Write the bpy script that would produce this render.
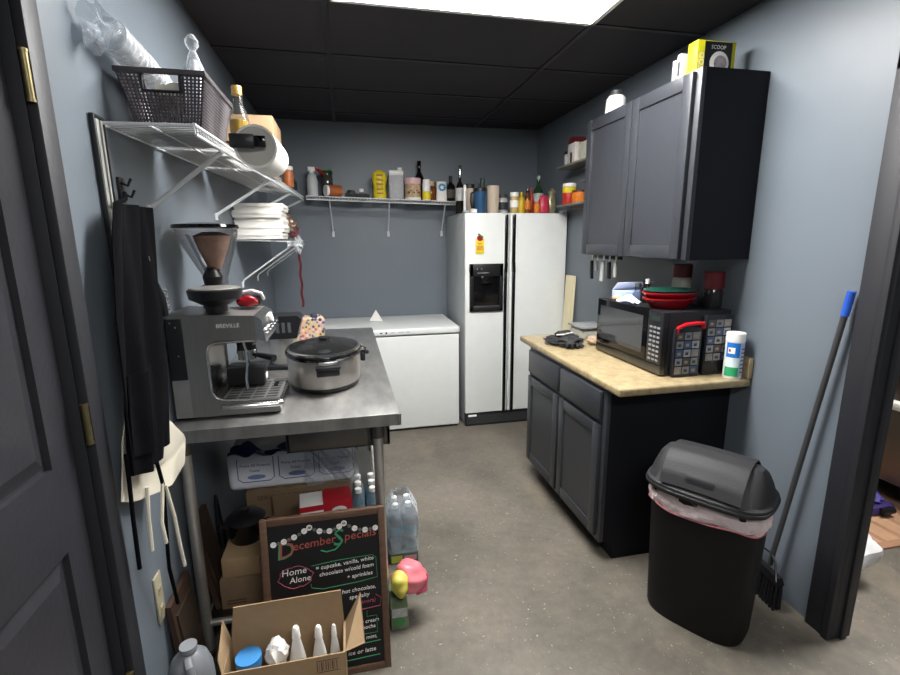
import bpy, bmesh, math, random
from mathutils import Vector, Matrix
for o in list(bpy.data.objects): bpy.data.objects.remove(o)
random.seed(7)
PI = math.pi
SC = bpy.context.scene
COL = SC.collection

# ------------------------------------------------------------------ camera, world, exposure
def set_camera():
    f, yaw, pitch, roll, H = 474.56, 0.2131, -0.2034, -0.0078, 1.5548
    fw = Vector((math.sin(yaw)*math.cos(pitch), math.cos(yaw)*math.cos(pitch), math.sin(pitch)))
    rt = Vector((math.cos(yaw), -math.sin(yaw), 0)); up = rt.cross(fw)
    c, s = math.cos(roll), math.sin(roll)
    r2 = rt*c + up*s; u2 = up*c - rt*s
    m = Matrix(((r2.x, u2.x, -fw.x, 0), (r2.y, u2.y, -fw.y, 0), (r2.z, u2.z, -fw.z, H), (0, 0, 0, 1)))
    cd = bpy.data.cameras.new('camera'); co = bpy.data.objects.new('camera', cd); COL.objects.link(co)
    cd.sensor_width = 36; cd.lens = 36*f/900; cd.clip_start = 0.02
    co.matrix_world = m; SC.camera = co
set_camera()
W = bpy.data.worlds.new('world'); SC.world = W; W.use_nodes = True
W.node_tree.nodes['Background'].inputs[0].default_value = (0.6, 0.7, 0.85, 1)
W.node_tree.nodes['Background'].inputs[1].default_value = 0.03
SC.view_settings.view_transform = 'Standard'; SC.view_settings.look = 'None'
SC.view_settings.gamma = 1; SC.view_settings.use_curve_mapping = False
SC.view_settings.exposure = 1.8
PANEL = 17.0          # radiance of the ceiling light panels
PANEL_BACK = 7.0
PANEL_SIDE = 17.0

# ------------------------------------------------------------------ materials
def lin(c):
    if isinstance(c, str): c = tuple(int(c[i:i+2], 16)/255 for i in (0, 2, 4))
    return tuple((x/12.92 if x <= .04045 else ((x+.055)/1.055)**2.4) for x in c)
MATS = {}
def M(name, col='808080', rough=.5, metal=0., var=.08, scale=12., bump=0., bscale=60., emit=0., trans=0., alpha=1., coat=0., ior=1.45, stretch=None, spec=.5):
    if name in MATS: return MATS[name]
    m = bpy.data.materials.new(name); m.use_nodes = True; MATS[name] = m
    nt = m.node_tree; b = nt.nodes['Principled BSDF']; L = nt.links
    c = lin(col)
    b.inputs['Base Color'].default_value = (*c, 1)
    b.inputs['Roughness'].default_value = rough; b.inputs['Metallic'].default_value = metal
    b.inputs['IOR'].default_value = ior; b.inputs['Specular IOR Level'].default_value = spec
    b.inputs['Transmission Weight'].default_value = trans
    b.inputs['Alpha'].default_value = alpha; b.inputs['Coat Weight'].default_value = coat
    if emit: b.inputs['Emission Color'].default_value = (*c, 1); b.inputs['Emission Strength'].default_value = emit
    tc = nt.nodes.new('ShaderNodeTexCoord'); mp = nt.nodes.new('ShaderNodeMapping')
    L.new(tc.outputs['Object'], mp.inputs[0])
    if stretch: mp.inputs['Scale'].default_value = stretch
    if var:
        n = nt.nodes.new('ShaderNodeTexNoise'); n.inputs['Scale'].default_value = scale; n.inputs['Detail'].default_value = 5
        L.new(mp.outputs[0], n.inputs['Vector'])
        r = nt.nodes.new('ShaderNodeMix'); r.data_type = 'RGBA'
        r.inputs[6].default_value = (*[x*(1-var*2.2) for x in c], 1); r.inputs[7].default_value = (*[min(1, x*(1+var*2.2)) for x in c], 1)
        L.new(n.outputs[0], r.inputs[0]); L.new(r.outputs[2], b.inputs['Base Color'])
    if bump:
        n = nt.nodes.new('ShaderNodeTexNoise'); n.inputs['Scale'].default_value = bscale; n.inputs['Detail'].default_value = 4
        L.new(mp.outputs[0], n.inputs['Vector'])
        bp = nt.nodes.new('ShaderNodeBump'); bp.inputs['Strength'].default_value = bump; bp.inputs['Distance'].default_value = .01
        L.new(n.outputs[0], bp.inputs['Height']); L.new(bp.outputs[0], b.inputs['Normal'])
    return m
def floor_material():
    m = M('concrete_floor', '77726a', .42, var=0, bump=.12, bscale=45)
    nt = m.node_tree; b = nt.nodes['Principled BSDF']; L = nt.links
    tc = nt.nodes.new('ShaderNodeTexCoord')
    def noise(s, d=6, st=(1, 1, 1)):
        mp = nt.nodes.new('ShaderNodeMapping'); mp.inputs['Scale'].default_value = st
        L.new(tc.outputs['Object'], mp.inputs[0])
        n = nt.nodes.new('ShaderNodeTexNoise'); n.inputs['Scale'].default_value = s; n.inputs['Detail'].default_value = d; n.inputs['Roughness'].default_value = .62
        L.new(mp.outputs[0], n.inputs['Vector']); return n
    def ramp(n, stops):
        r = nt.nodes.new('ShaderNodeValToRGB'); e = r.color_ramp.elements
        while len(e) < len(stops): e.new(.5)
        for q, (p, c) in zip(e, stops): q.position = p; q.color = (*lin(c), 1)
        L.new(n.outputs[0], r.inputs[0]); return r
    def mix(a, c, f, mode='MIX'):
        x = nt.nodes.new('ShaderNodeMix'); x.data_type = 'RGBA'; x.blend_type = mode
        L.new(a, x.inputs[6]); L.new(c, x.inputs[7])
        if isinstance(f, float): x.inputs[0].default_value = f
        else: L.new(f, x.inputs[0])
        return x.outputs[2]
    big = ramp(noise(1.7), [(.3, '5d5850'), (.5, '736d63'), (.72, '877f73')])
    fine = ramp(noise(28, 8), [(.3, '6a6a6a'), (.7, '9a9a9a')])
    c = mix(big.outputs[0], fine.outputs[0], .55, 'OVERLAY')
    sp = ramp(noise(75, 2), [(.69, '000000'), (.73, 'ffffff')])
    spc = nt.nodes.new('ShaderNodeRGB'); spc.outputs[0].default_value = (*lin('a89f90'), 1)
    c = mix(c, spc.outputs[0], sp.outputs[0])
    st = ramp(noise(3.1, 7, (1, .6, 1)), [(.60, '000000'), (.68, '8a8a8a')])
    stc = nt.nodes.new('ShaderNodeRGB'); stc.outputs[0].default_value = (*lin('8c7f6b'), 1)
    c = mix(c, stc.outputs[0], st.outputs[0])
    L.new(c, b.inputs['Base Color'])
    r = nt.nodes.new('ShaderNodeMapRange'); L.new(noise(5).outputs[0], r.inputs[0]); r.inputs[3].default_value = .3; r.inputs[4].default_value = .6
    L.new(r.outputs[0], b.inputs['Roughness'])
    return m
def counter_material():
    m = M('laminate_counter', 'd9c293', .38, var=0)
    nt = m.node_tree; b = nt.nodes['Principled BSDF']; L = nt.links
    tc = nt.nodes.new('ShaderNodeTexCoord')
    n = nt.nodes.new('ShaderNodeTexNoise'); n.inputs['Scale'].default_value = 22; n.inputs['Detail'].default_value = 8; n.inputs['Roughness'].default_value = .7
    L.new(tc.outputs['Object'], n.inputs['Vector'])
    r = nt.nodes.new('ShaderNodeValToRGB'); e = r.color_ramp.elements; e.new(.5)
    for q, (p, c) in zip(e, [(.32, '7b6c52'), (.5, '968666'), (.68, 'a39475')]): q.position = p; q.color = (*lin(c), 1)
    L.new(n.outputs[0], r.inputs[0]); L.new(r.outputs[0], b.inputs['Base Color'])
    return m
def clear(name, col=(1, 1, 1), a=.25, rough=.08, bump=0., bscale=30., base=None):
    """thin clear plastic film or glass: transparent with a glossy coat"""
    if name in MATS: return MATS[name]
    m = bpy.data.materials.new(name); m.use_nodes = True; MATS[name] = m
    nt = m.node_tree; L = nt.links
    for n in list(nt.nodes): nt.nodes.remove(n)
    out = nt.nodes.new('ShaderNodeOutputMaterial'); t = nt.nodes.new('ShaderNodeBsdfTransparent')
    t.inputs[0].default_value = (*lin(col), 1)
    p = nt.nodes.new('ShaderNodeBsdfPrincipled'); p.inputs['Base Color'].default_value = (*(base if base else lin(col)), 1); p.inputs['Roughness'].default_value = rough
    mx = nt.nodes.new('ShaderNodeMixShader')
    lw = nt.nodes.new('ShaderNodeLayerWeight'); lw.inputs[0].default_value = .35
    mr = nt.nodes.new('ShaderNodeMapRange'); mr.inputs[3].default_value = a; mr.inputs[4].default_value = min(1, a+.55)
    L.new(lw.outputs['Facing'], mr.inputs[0]); L.new(mr.outputs[0], mx.inputs[0])
    L.new(t.outputs[0], mx.inputs[1]); L.new(p.outputs[0], mx.inputs[2]); L.new(mx.outputs[0], out.inputs[0])
    if bump:
        tc = nt.nodes.new('ShaderNodeTexCoord'); n = nt.nodes.new('ShaderNodeTexNoise'); n.inputs['Scale'].default_value = bscale; n.inputs['Detail'].default_value = 3
        L.new(tc.outputs['Object'], n.inputs['Vector']); bp = nt.nodes.new('ShaderNodeBump'); bp.inputs['Strength'].default_value = bump; bp.inputs['Distance'].default_value = .02
        L.new(n.outputs[0], bp.inputs['Height']); L.new(bp.outputs[0], p.inputs['Normal'])
    return m
WALL = M('wall_paint', '666e76', .42, var=.03, scale=3, bump=.05, bscale=120)
BLACKP = M('black_paint', '232429', .55, var=.06, scale=9, bump=.04)
CEIL = M('ceiling_black', '2c2b31', .8, var=.06, scale=25, bump=.15, bscale=180)
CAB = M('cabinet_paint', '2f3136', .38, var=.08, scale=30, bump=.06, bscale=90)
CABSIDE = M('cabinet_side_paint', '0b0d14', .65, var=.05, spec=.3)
FLOOR = floor_material(); COUNTER = counter_material()
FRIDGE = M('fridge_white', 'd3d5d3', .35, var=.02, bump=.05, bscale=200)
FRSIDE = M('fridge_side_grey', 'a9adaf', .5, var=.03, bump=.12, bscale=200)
WHITE = M('white_plastic', 'e2e2df', .4, var=.02)
WIREW = M('white_wire_coating', 'c9cbcc', .35, var=.02)
STEEL = M('brushed_steel', 'c4c2be', .3, .8, var=.1, scale=30, bump=.05, bscale=60, stretch=(1, 1, 12))
STEELT = M('worktable_steel', 'a2a19f', .36, .88, var=.22, scale=7, bump=.05, bscale=20, stretch=(3, 1, 1))
STEELD = M('dark_steel', '6b6a69', .33, 1, var=.12)
CHROME = M('chrome', 'd5d5d5', .1, 1, var=0)
BPL = M('black_plastic', '17171a', .38, var=.05)
BGL = M('black_gloss', '0c0c0e', .1, var=0)
DGREY = M('dark_grey_plastic', '3a3a3c', .45, var=.06, bump=.05, bscale=200)
RED = M('red_plastic', '8e0f1a', .3, var=.05)
BRASS = M('aged_brass', '7a704f', .42, .9, var=.15, scale=60)
KRAFT = M('kraft_cardboard', '9c8263', .8, var=.07, scale=20, bump=.06)
KRAFTD = M('dark_kraft_cardboard', '75604a', .8, var=.08, scale=20)
WOOD = M('dark_stained_wood', '3b2a20', .55, var=.2, scale=14, stretch=(1, 6, 1))
PAPER = M('white_paper', 'e9e7e2', .7, var=.03)
YEL = M('yellow_plastic', 'd9c21c', .4, var=.08)
CREAM = M('cream_board', 'd9cfac', .6, var=.03)
FILM = clear('clear_film', (.97, .98, .99), .14, .12, bump=.9, bscale=28, base=(.7, .72, .74))
GLASS = clear('clear_glass', (.94, .96, .97), .10, .04, base=(.05, .05, .05))
TINT = clear('smoked_plastic', (.93, .92, .92), .10, .08, base=(.08, .08, .08))
GREENG = clear('green_glass', (.1, .35, .15), .5, .05)
BROWNG = M('brown_liquid', '4a2412', .15, var=.1)

# ------------------------------------------------------------------ mesh builder
class MB:
    def __init__(s): s.bm = bmesh.new(); s.m = []; s.x = Matrix()
    def mi(s, mat):
        if mat is None: return 0
        if mat not in s.m: s.m.append(mat)
        return s.m.index(mat)
    def _fin(s, verts, mat, xf=None):
        i = s.mi(mat); t = s.x @ xf if xf is not None else s.x
        for v in verts: v.co = t @ v.co
        for f in {f for v in verts for f in v.link_faces}: f.material_index = i
    def box(s, lo, hi, mat=None, bev=0., seg=2, rot=None):
        lo, hi = Vector(lo), Vector(hi); c = (lo+hi)/2; d = hi-lo
        r = bmesh.ops.create_cube(s.bm, size=1); vs = r['verts']
        for v in vs: v.co = Vector((v.co.x*d.x, v.co.y*d.y, v.co.z*d.z))
        if bev:
            b = min(bev, min(abs(d.x), abs(d.y), abs(d.z))*.49)
            es = list({e for v in vs for e in v.link_edges})
            q = bmesh.ops.bevel(s.bm, geom=es, offset=b, segments=seg, affect='EDGES', profile=.5)
            vs = list({v for f in q['faces'] for v in f.verts})
        xf = Matrix.Translation(c)
        if rot is not None: xf = xf @ rot
        s._fin(vs, mat, xf); return s
    def cyl(s, p0, p1, r0, r1=None, mat=None, n=20, caps=True):
        p0, p1 = Vector(p0), Vector(p1); r1 = r0 if r1 is None else r1; d = p1-p0
        q = bmesh.ops.create_cone(s.bm, cap_ends=caps, segments=n, radius1=r0, radius2=max(r1, 1e-4), depth=d.length)
        xf = Matrix.Translation((p0+p1)/2) @ d.to_track_quat('Z', 'Y').to_matrix().to_4x4()
        s._fin(q['verts'], mat, xf); return s
    def lathe(s, c, prof, mat=None, n=24, sx=1, sy=1, xf=None, close=False):
        rings = []; vs = []
        for r, z in prof:
            if r < 1e-5: rings.append([s.bm.verts.new((0, 0, z))])
            else: rings.append([s.bm.verts.new((r*sx*math.cos(2*PI*i/n), r*sy*math.sin(2*PI*i/n), z)) for i in range(n)])
            vs += rings[-1]
        for a, b in zip(rings, rings[1:]):
            for i in range(n):
                j = (i+1) % n
                if len(a) == 1 and len(b) == 1: continue
                if len(a) == 1: s.bm.faces.new((a[0], b[j], b[i]))
                elif len(b) == 1: s.bm.faces.new((a[i], a[j], b[0]))
                else: s.bm.faces.new((a[i], a[j], b[j], b[i]))
        t = Matrix.Translation(Vector(c)); t = t @ xf if xf is not None else t
        s._fin(vs, mat, t); return s
    def tube(s, pts, r, mat=None, n=8, closed=False):
        pts = [Vector(p) for p in pts]; rings = []; vs = []; up = None; N = len(pts)
        for k, p in enumerate(pts):
            if closed: d = pts[(k+1) % N]-pts[k-1]
            else: d = pts[min(k+1, N-1)]-pts[max(k-1, 0)]
            d.normalize()
            if up is None:
                up = Vector((0, 0, 1)) if abs(d.z) < .9 else Vector((1, 0, 0))
            sd = d.cross(up).normalized(); up = sd.cross(d).normalized()
            rr = r[k] if isinstance(r, (list, tuple)) else r
            rings.append([s.bm.verts.new(p + sd*rr*math.cos(2*PI*i/n) + up*rr*math.sin(2*PI*i/n)) for i in range(n)]); vs += rings[-1]
        prs = list(zip(rings, rings[1:])) + ([(rings[-1], rings[0])] if closed else [])
        for a, b in prs:
            for i in range(n): s.bm.faces.new((a[i], a[(i+1) % n], b[(i+1) % n], b[i]))
        if not closed:
            s.bm.faces.new(list(reversed(rings[0]))); s.bm.faces.new(rings[-1])
        s._fin(vs, mat); return s
    def prism(s, poly, t0, t1, axis='y', mat=None):
        """poly 2D extruded along axis: 'y' -> (x,z), 'x' -> (y,z), 'z' -> (x,y)"""
        f = {'y': lambda a, b, t: (a, t, b), 'x': lambda a, b, t: (t, a, b), 'z': lambda a, b, t: (a, b, t)}[axis]
        A = [s.bm.verts.new(f(a, b, t0)) for a, b in poly]; B = [s.bm.verts.new(f(a, b, t1)) for a, b in poly]
        n = len(poly); s.bm.faces.new(A); s.bm.faces.new(list(reversed(B)))
        for i in range(n): s.bm.faces.new((A[i], B[i], B[(i+1) % n], A[(i+1) % n]))
        s._fin(A+B, mat); return s
    def hexa(s, lo4, hi4, mat=None):
        A = [s.bm.verts.new(p) for p in lo4]; B = [s.bm.verts.new(p) for p in hi4]
        s.bm.faces.new(list(reversed(A))); s.bm.faces.new(B)
        for i in range(4): s.bm.faces.new((A[i], A[(i+1) % 4], B[(i+1) % 4], B[i]))
        s._fin(A+B, mat); return s
    def sheet(s, fn, nu, nv, th=.003, mat=None, closed=False):
        """surface fn(u,v)->point, thickened along its normals"""
        P = [[Vector(fn(i/nu, j/nv)) for j in range(nv+1)] for i in range(nu+1)]
        def nrm(i, j):
            a = P[min(i+1, nu)][j]-P[max(i-1, 0)][j]; b = P[i][min(j+1, nv)]-P[i][max(j-1, 0)]
            c = a.cross(b); return c.normalized() if c.length > 1e-12 else Vector((0, 0, 1))
        A = [[s.bm.verts.new(P[i][j]+nrm(i, j)*th/2) for j in range(nv+1)] for i in range(nu+1)]
        B = [[s.bm.verts.new(P[i][j]-nrm(i, j)*th/2) for j in range(nv+1)] for i in range(nu+1)]
        for i in range(nu):
            for j in range(nv):
                s.bm.faces.new((A[i][j], A[i+1][j], A[i+1][j+1], A[i][j+1]))
                s.bm.faces.new((B[i][j+1], B[i+1][j+1], B[i+1][j], B[i][j]))
        for i in range(nu):
            s.bm.faces.new((A[i][0], B[i][0], B[i+1][0], A[i+1][0])); s.bm.faces.new((A[i+1][nv], B[i+1][nv], B[i][nv], A[i][nv]))
        for j in range(nv):
            s.bm.faces.new((A[0][j+1], B[0][j+1], B[0][j], A[0][j])); s.bm.faces.new((A[nu][j], B[nu][j], B[nu][j+1], A[nu][j+1]))
        s._fin([v for r in A+B for v in r], mat); return s
    def blob(s, c, r, mat=None, seed=0, amp=.25, sub=3, freq=6.):
        q = bmesh.ops.create_icosphere(s.bm, subdivisions=sub, radius=1)
        rx, ry, rz = r; rd = random.Random(seed); ph = [rd.random()*6 for _ in range(9)]
        for v in q['verts']:
            d = v.co.copy()
            k = 1+amp*(.5*math.sin(freq*d.x+ph[0]+2*math.sin(freq*.7*d.z+ph[3]))+.3*math.sin(freq*1.7*d.y+ph[1]+d.x*3)+.3*math.sin(freq*2.1*d.z+ph[2]+2*d.y))
            v.co = Vector((d.x*rx*k, d.y*ry*k, d.z*rz*k))
        s._fin(q['verts'], mat, Matrix.Translation(Vector(c))); return s
    def text(s, body, size, xf, mat=None, depth=.0006, align='LEFT', shear=0.):
        cu = bpy.data.curves.new('t', 'FONT'); cu.body = body; cu.size = size; cu.extrude = depth; cu.align_x = align; cu.shear = shear; cu.resolution_u = 2
        to = bpy.data.objects.new('t', cu); COL.objects.link(to)
        bpy.context.view_layer.update()
        me = bpy.data.meshes.new_from_object(to.evaluated_get(bpy.context.evaluated_depsgraph_get()))
        old = set(s.bm.verts); s.bm.from_mesh(me)
        vs = [v for v in s.bm.verts if v not in old]
        bpy.data.objects.remove(to); bpy.data.curves.remove(cu); bpy.data.meshes.remove(me)
        s._fin(vs, mat, xf); return s
WM = {}
def obj(name, mb, mat=None, parent=None, smooth=35, label=None):
    """link the builder's mesh as ONE object; mesh drawn in world coordinates, moved to its parent's or its own base"""
    if mat is not None and not mb.m: mb.m = [mat]
    me = bpy.data.meshes.new(name)
    bmesh.ops.recalc_face_normals(mb.bm, faces=mb.bm.faces)
    o = bpy.data.objects.new(name, me); COL.objects.link(o)
    if parent is not None:
        o.parent = parent; w = WM[parent]; inv = w.inverted(); mb.bm.transform(inv); WM[o] = w
    else:
        xs = [v.co for v in mb.bm.verts]
        b = Vector(((min(v.x for v in xs)+max(v.x for v in xs))/2, (min(v.y for v in xs)+max(v.y for v in xs))/2, min(v.z for v in xs)))
        mb.bm.transform(Matrix.Translation(-b)); o.location = b; WM[o] = Matrix.Translation(b)
    mb.bm.to_mesh(me); mb.bm.free()
    for m in mb.m: me.materials.append(m)
    if smooth:
        for p in me.polygons: p.use_smooth = True
        me.set_sharp_from_angle(angle=math.radians(smooth))
    if label: o['label'] = label
    return o
def thing(name, label, cat, loc, rotz=0, group=None):
    o = bpy.data.objects.new(name, None); COL.objects.link(o); o.empty_display_size = .05
    o.location = loc; o.rotation_euler = (0, 0, rotz); WM[o] = Matrix.Translation(Vector(loc)) @ Matrix.Rotation(rotz, 4, 'Z')
    o['label'] = label; o['category'] = cat
    if group: o['group'] = group
    return o
def tag(o, label, cat, group=None):
    o['label'] = label; o['category'] = cat
    if group: o['group'] = group
    return o
def struct(name, mb, mat=None, parent=None, **k):
    o = obj(name, mb, mat, parent, **k)
    if parent is None: o['kind'] = 'structure'
    return o
def local(t):
    """a builder whose coordinates are those of thing t"""
    b = MB(); b.x = WM[t].copy(); return b
def dup(root, loc, rotz=None, label=None, group=None):
    r = root.copy(); COL.objects.link(r); r.location = loc
    if rotz is not None: r.rotation_euler = (0, 0, rotz)
    if label: r['label'] = label
    if group: r['group'] = group
    for ch in [c for c in bpy.data.objects if c.parent is root]:
        c = ch.copy(); COL.objects.link(c); c.parent = r
        for g in [c2 for c2 in bpy.data.objects if c2.parent is ch]:
            d = g.copy(); COL.objects.link(d); d.parent = c
    return r
def R(a, ax='Z'): return Matrix.Rotation(math.radians(a), 4, ax)
def T(x, y, z): return Matrix.Translation(Vector((x, y, z)))
FX = Matrix(((1, 0, 0, 0), (0, 0, -1, 0), (0, 1, 0, 0), (0, 0, 0, 1)))         # text on a face looking to -y
FNX = Matrix(((0, 0, -1, 0), (-1, 0, 0, 0), (0, 1, 0, 0), (0, 0, 0, 1)))       # text on a face looking to -x

# ------------------------------------------------------------------ the room
XL, XR, YB, ZC, YN = -.62, 1.797, 4.397, 2.5345, -1.3
XE = 4.6                       # far side of the next room
b = MB(); b.box((XL-.15, YN, -.06), (XE, YB+.1, 0)); struct('floor', b, FLOOR)
b = MB(); b.box((XL-.15, YN, ZC+.03), (XE, YB+.1, ZC+.09), CEIL)
for i in range(-4, 6):
    for j in range(-3, 6):
        x0, y0 = -.033+1.219*(i), 2.28+.6096*j
        x1, y1 = x0+1.219, y0+.6096
        if x1 < XL-.1 or x0 > XE or y1 < YN or y0 > YB: continue
        if (abs(x0+.033) < .01 and abs(y1-2.28) < .01) or (abs(x0+.033) < .01 and abs(y1-2.28+.6096*4) < .01): continue
        if abs(x0+.033-1.219*2) < .01 and abs(y1-2.28+.6096) < .01: continue
        b.box((max(x0+.012, XL-.1), max(y0+.012, YN), ZC+.005), (min(x1-.012, XE), min(y1-.012, YB+.02), ZC+.03), CEIL)
struct('ceiling', b)
GRID = M('ceiling_grid_black', '1d1c22', .45, var=.04)
b = MB()
for i in range(-1, 5):
    x = -.033+1.219*i
    if XL < x < XE: b.box((x-.012, YN, ZC), (x+.012, YB, ZC+.028), GRID)
for j in range(-6, 5):
    y = 2.28+.6096*j
    if YN < y < YB: b.box((XL, y-.012, ZC+.001), (XE, y+.012, ZC+.027), GRID)
struct('trim_1', b)
b = MB(); b.box((XL-.15, YB, 0), (XE, YB+.1, ZC+.03)); struct('wall_back', b, WALL)
b = MB(); b.box((XL-.15, YN-.1, 0), (XE, YN, ZC+.03)); struct('wall_near', b, WALL)
b = MB(); b.box((XL-.13, 1.22, 0), (XL, YB, ZC+.03)); b.box((XL-.13, YN, 0), (XL, .36, ZC+.03)); b.box((XL-.13, .36, 2.10), (XL, 1.22, ZC+.03))
struct('wall_left', b, WALL)
b = MB(); b.box((XR, 1.27, 0), (XR+.08, YB, ZC+.03)); b.box((XR, YN, 0), (XR+.08, .25, ZC+.03)); b.box((XR, .25, 2.1), (XR+.08, 1.27, ZC+.03))
struct('wall_right', b, WALL)
b = MB(); b.box((XE, YN, 0), (XE+.1, YB, ZC+.03)); struct('wall_far', b, WALL)
# black casing and jamb of the opening to the next room
b = MB()
b.box((XR-.022, 1.245, 0), (XR, 1.335, 2.15), BLACKP, .004); b.box((XR-.012, 1.235, 0), (XR+.085, 1.27, 2.1), BLACKP, .003)
b.box((XR-.03, 1.235, 0), (XR-.0, 1.262, 2.12), BLACKP, .004)
b.box((XR+.08, 1.24, 0), (XR+.092, 1.335, 2.15), BLACKP, .003)
b.box((XR+.03, 1.225, 0), (XR+.055, 1.236, 2.09), BLACKP, .003)
b.box((XR-.022, .17, 2.08), (XR, 1.335, 2.17), BLACKP, .004); b.box((XR-.012, .25, 2.09), (XR+.135, 1.25, 2.11), BLACKP)
b.box((XR-.022, .17, 0), (XR, .26, 2.17), BLACKP, .004); b.box((XR-.012, .24, 0), (XR+.135, .265, 2.1), BLACKP)
struct('trim_2', b)
# door in the left wall with its casing
b = MB()
b.box((XL, 1.203, 0), (XL+.022, 1.262, 2.15), BLACKP, .004); b.box((XL-.13, 1.203, 0), (XL+.0, 1.222, 2.1), BLACKP, .002)
b.box((XL, .28, 2.085), (XL+.022, 1.262, 2.16), BLACKP, .004); b.box((XL-.13, .35, 0), (XL+.006, .375, 2.1), BLACKP)
b.box((XL, .28, 0), (XL+.022, .36, 2.16), BLACKP, .004); b.box((XL-.13, .36, 2.075), (XL+.0, 1.203, 2.1), BLACKP)
b.box((XL-.075, .375, 0), (XL-.062, 1.203, 2.08), BLACKP)
struct('trim_3', b)
DX = XL-.02; D0, D1 = .385, 1.188
DOORM = M('door_paint', '2e2e33', .36, var=.09, scale=14, bump=.08, bscale=70)
def shaker(b, x0, y0, y1, z0, z1, side, mat, fr=.055, dep=.007, th=.02):
    """a framed panel whose face looks to side*x, at x0"""
    s = side
    b.box((min(x0, x0-s*th), y0, z0), (max(x0, x0-s*th), y0+fr, z1), mat, .0015); b.box((min(x0, x0-s*th), y1-fr, z0), (max(x0, x0-s*th), y1, z1), mat, .0015)
    b.box((min(x0, x0-s*th), y0+fr, z0), (max(x0, x0-s*th), y1-fr, z0+fr), mat, .0015); b.box((min(x0, x0-s*th), y0+fr, z1-fr), (max(x0, x0-s*th), y1-fr, z1), mat, .0015)
    a = x0-s*dep; c = x0-s*th*.95
    b.box((min(a, c), y0+fr-.002, z0+fr-.002), (max(a, c), y1-fr+.002, z1-fr+.002), mat)
b = MB()
b.box((DX-.035, D0, .01), (DX-.012, D1, 2.07), DOORM)
cols = [(D0+.1, (D0+D1)/2-.055), ((D0+D1)/2+.055, D1-.082)]
rows = [(.23, .875), (1.075, 1.72), (1.83, 1.97)]
ys = [D0] + [q for c in cols for q in c] + [D1]; zs = [.01]+[q for r in rows for q in r]+[2.07]
for k in (0, 2, 4): b.box((DX-.013, ys[k], .01), (DX, ys[k+1], 2.07), DOORM)
for k in (0, 2, 4, 6):
    for c in cols: b.box((DX-.013, c[0], zs[k]), (DX, c[1], zs[k+1]), DOORM)
for c0, c1 in cols:
    for z0, z1 in rows:
        # a groove, then a sloping bevel up to a raised field
        q, r_, x0_, x1_ = .006, .042, DX-.0125, DX-.0015
        lo = [(x0_, c0+q, z0+q), (x0_, c1-q, z0+q), (x0_, c1-q, z1-q), (x0_, c0+q, z1-q)]
        hi = [(x1_, c0+r_, z0+r_), (x1_, c1-r_, z0+r_), (x1_, c1-r_, z1-r_), (x1_, c0+r_, z1-r_)]
        b.hexa(lo, hi, DOORM)
dr = struct('door_1', b, smooth=0)
for z in (1.885, 1.14, .40):
    h = MB(); h.cyl((XL+.012, 1.200, z-.047), (XL+.012, 1.200, z+.047), .0075, mat=BRASS, n=12)
    for q in (-.047, .047): h.cyl((XL+.012, 1.200, z+q-.003), (XL+.012, 1.200, z+q+.003), .009, mat=BRASS, n=12)
    h.box((XL+.006, 1.196, z-.045), (XL+.007, 1.2025, z+.045), BRASS)
    obj('hinge', h, parent=dr)
b = MB(); b.cyl((DX, .45, 1.0), (DX+.045, .45, 1.0), .012, mat=BRASS); b.lathe((DX+.045, .45, 1.0), [(0, -.01), (.02, -.008), (.028, .006), (.022, .02), (0, .024)], BRASS, xf=R(90, 'Y')); obj('door_knob', b, parent=dr)

# ------------------------------------------------------------------ ceiling lights
def panel(x0, y0, x1, y1, power, label):
    t = thing('ceiling_light', label, 'ceiling light', ((x0+x1)/2, (y0+y1)/2, ZC))
    f = MB(); w = .022; z0, z1 = ZC-.004, ZC+.02
    f.box((x0, y0, z0), (x1, y0+w, z1), WHITE); f.box((x0, y1-w, z0), (x1, y1, z1), WHITE); f.box((x0, y0, z0), (x0+w, y1, z1), WHITE); f.box((x1-w, y0, z0), (x1, y1, z1), WHITE)
    obj('frame', f, parent=t)
    m = bpy.data.materials.new('light_diffuser'); m.use_nodes = True; p = m.node_tree.nodes['Principled BSDF']
    p.inputs['Base Color'].default_value = (.9, .9, .9, 1); p.inputs['Emission Color'].default_value = (1, .985, .96, 1); p.inputs['Emission Strength'].default_value = power
    d = MB(); d.box((x0+w, y0+w, ZC+.001), (x1-w, y1-w, ZC+.008), m); obj('diffuser', d, parent=t)
panel(-.026, 1.675, 1.192, 2.277, PANEL, 'bright white rectangular light panel in the black ceiling')
panel(-.026, 1.675-.6096*4, 1.18, 2.275-.6096*4, PANEL_BACK, 'light panel in the ceiling behind the camera')
panel(-.026+1.219*2, 1.675-.6096, 1.18+1.219*2, 2.275-.6096, PANEL_SIDE, 'light panel over the next room')

# ------------------------------------------------------------------ refrigerator
t = thing('refrigerator', 'white side-by-side refrigerator with black ice dispenser against the back wall', 'refrigerator', (1.348, 4.0, 0))
X0, X1, YF, ZF = .92, 1.777, 3.669, 1.76
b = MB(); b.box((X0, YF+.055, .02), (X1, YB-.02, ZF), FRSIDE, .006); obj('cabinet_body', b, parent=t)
b = MB(); b.box((X0+.005, YF+.01, .0), (X1-.005, YF+.06, .11), BPL, .003)
for i in range(7): b.box((X0+.02, YF+.006, .02+i*.011), (X1-.02, YF+.011, .026+i*.011), DGREY)
b.box((X0+.03, YF+.002, .085), (X0+.10, YF+.01, .1), WHITE); obj('toe_grille', b, parent=t)
SPL = 1.285
b = MB(); b.box((X0, YF, .118), (SPL-.004, YF+.052, ZF-.004), FRIDGE, .008, 3); fd = obj('freezer_door', b, parent=t)
b = MB(); b.box((SPL+.004, YF, .118), (X1, YF+.052, ZF-.004), FRIDGE, .008, 3); rd = obj('fridge_door', b, parent=t)
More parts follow.
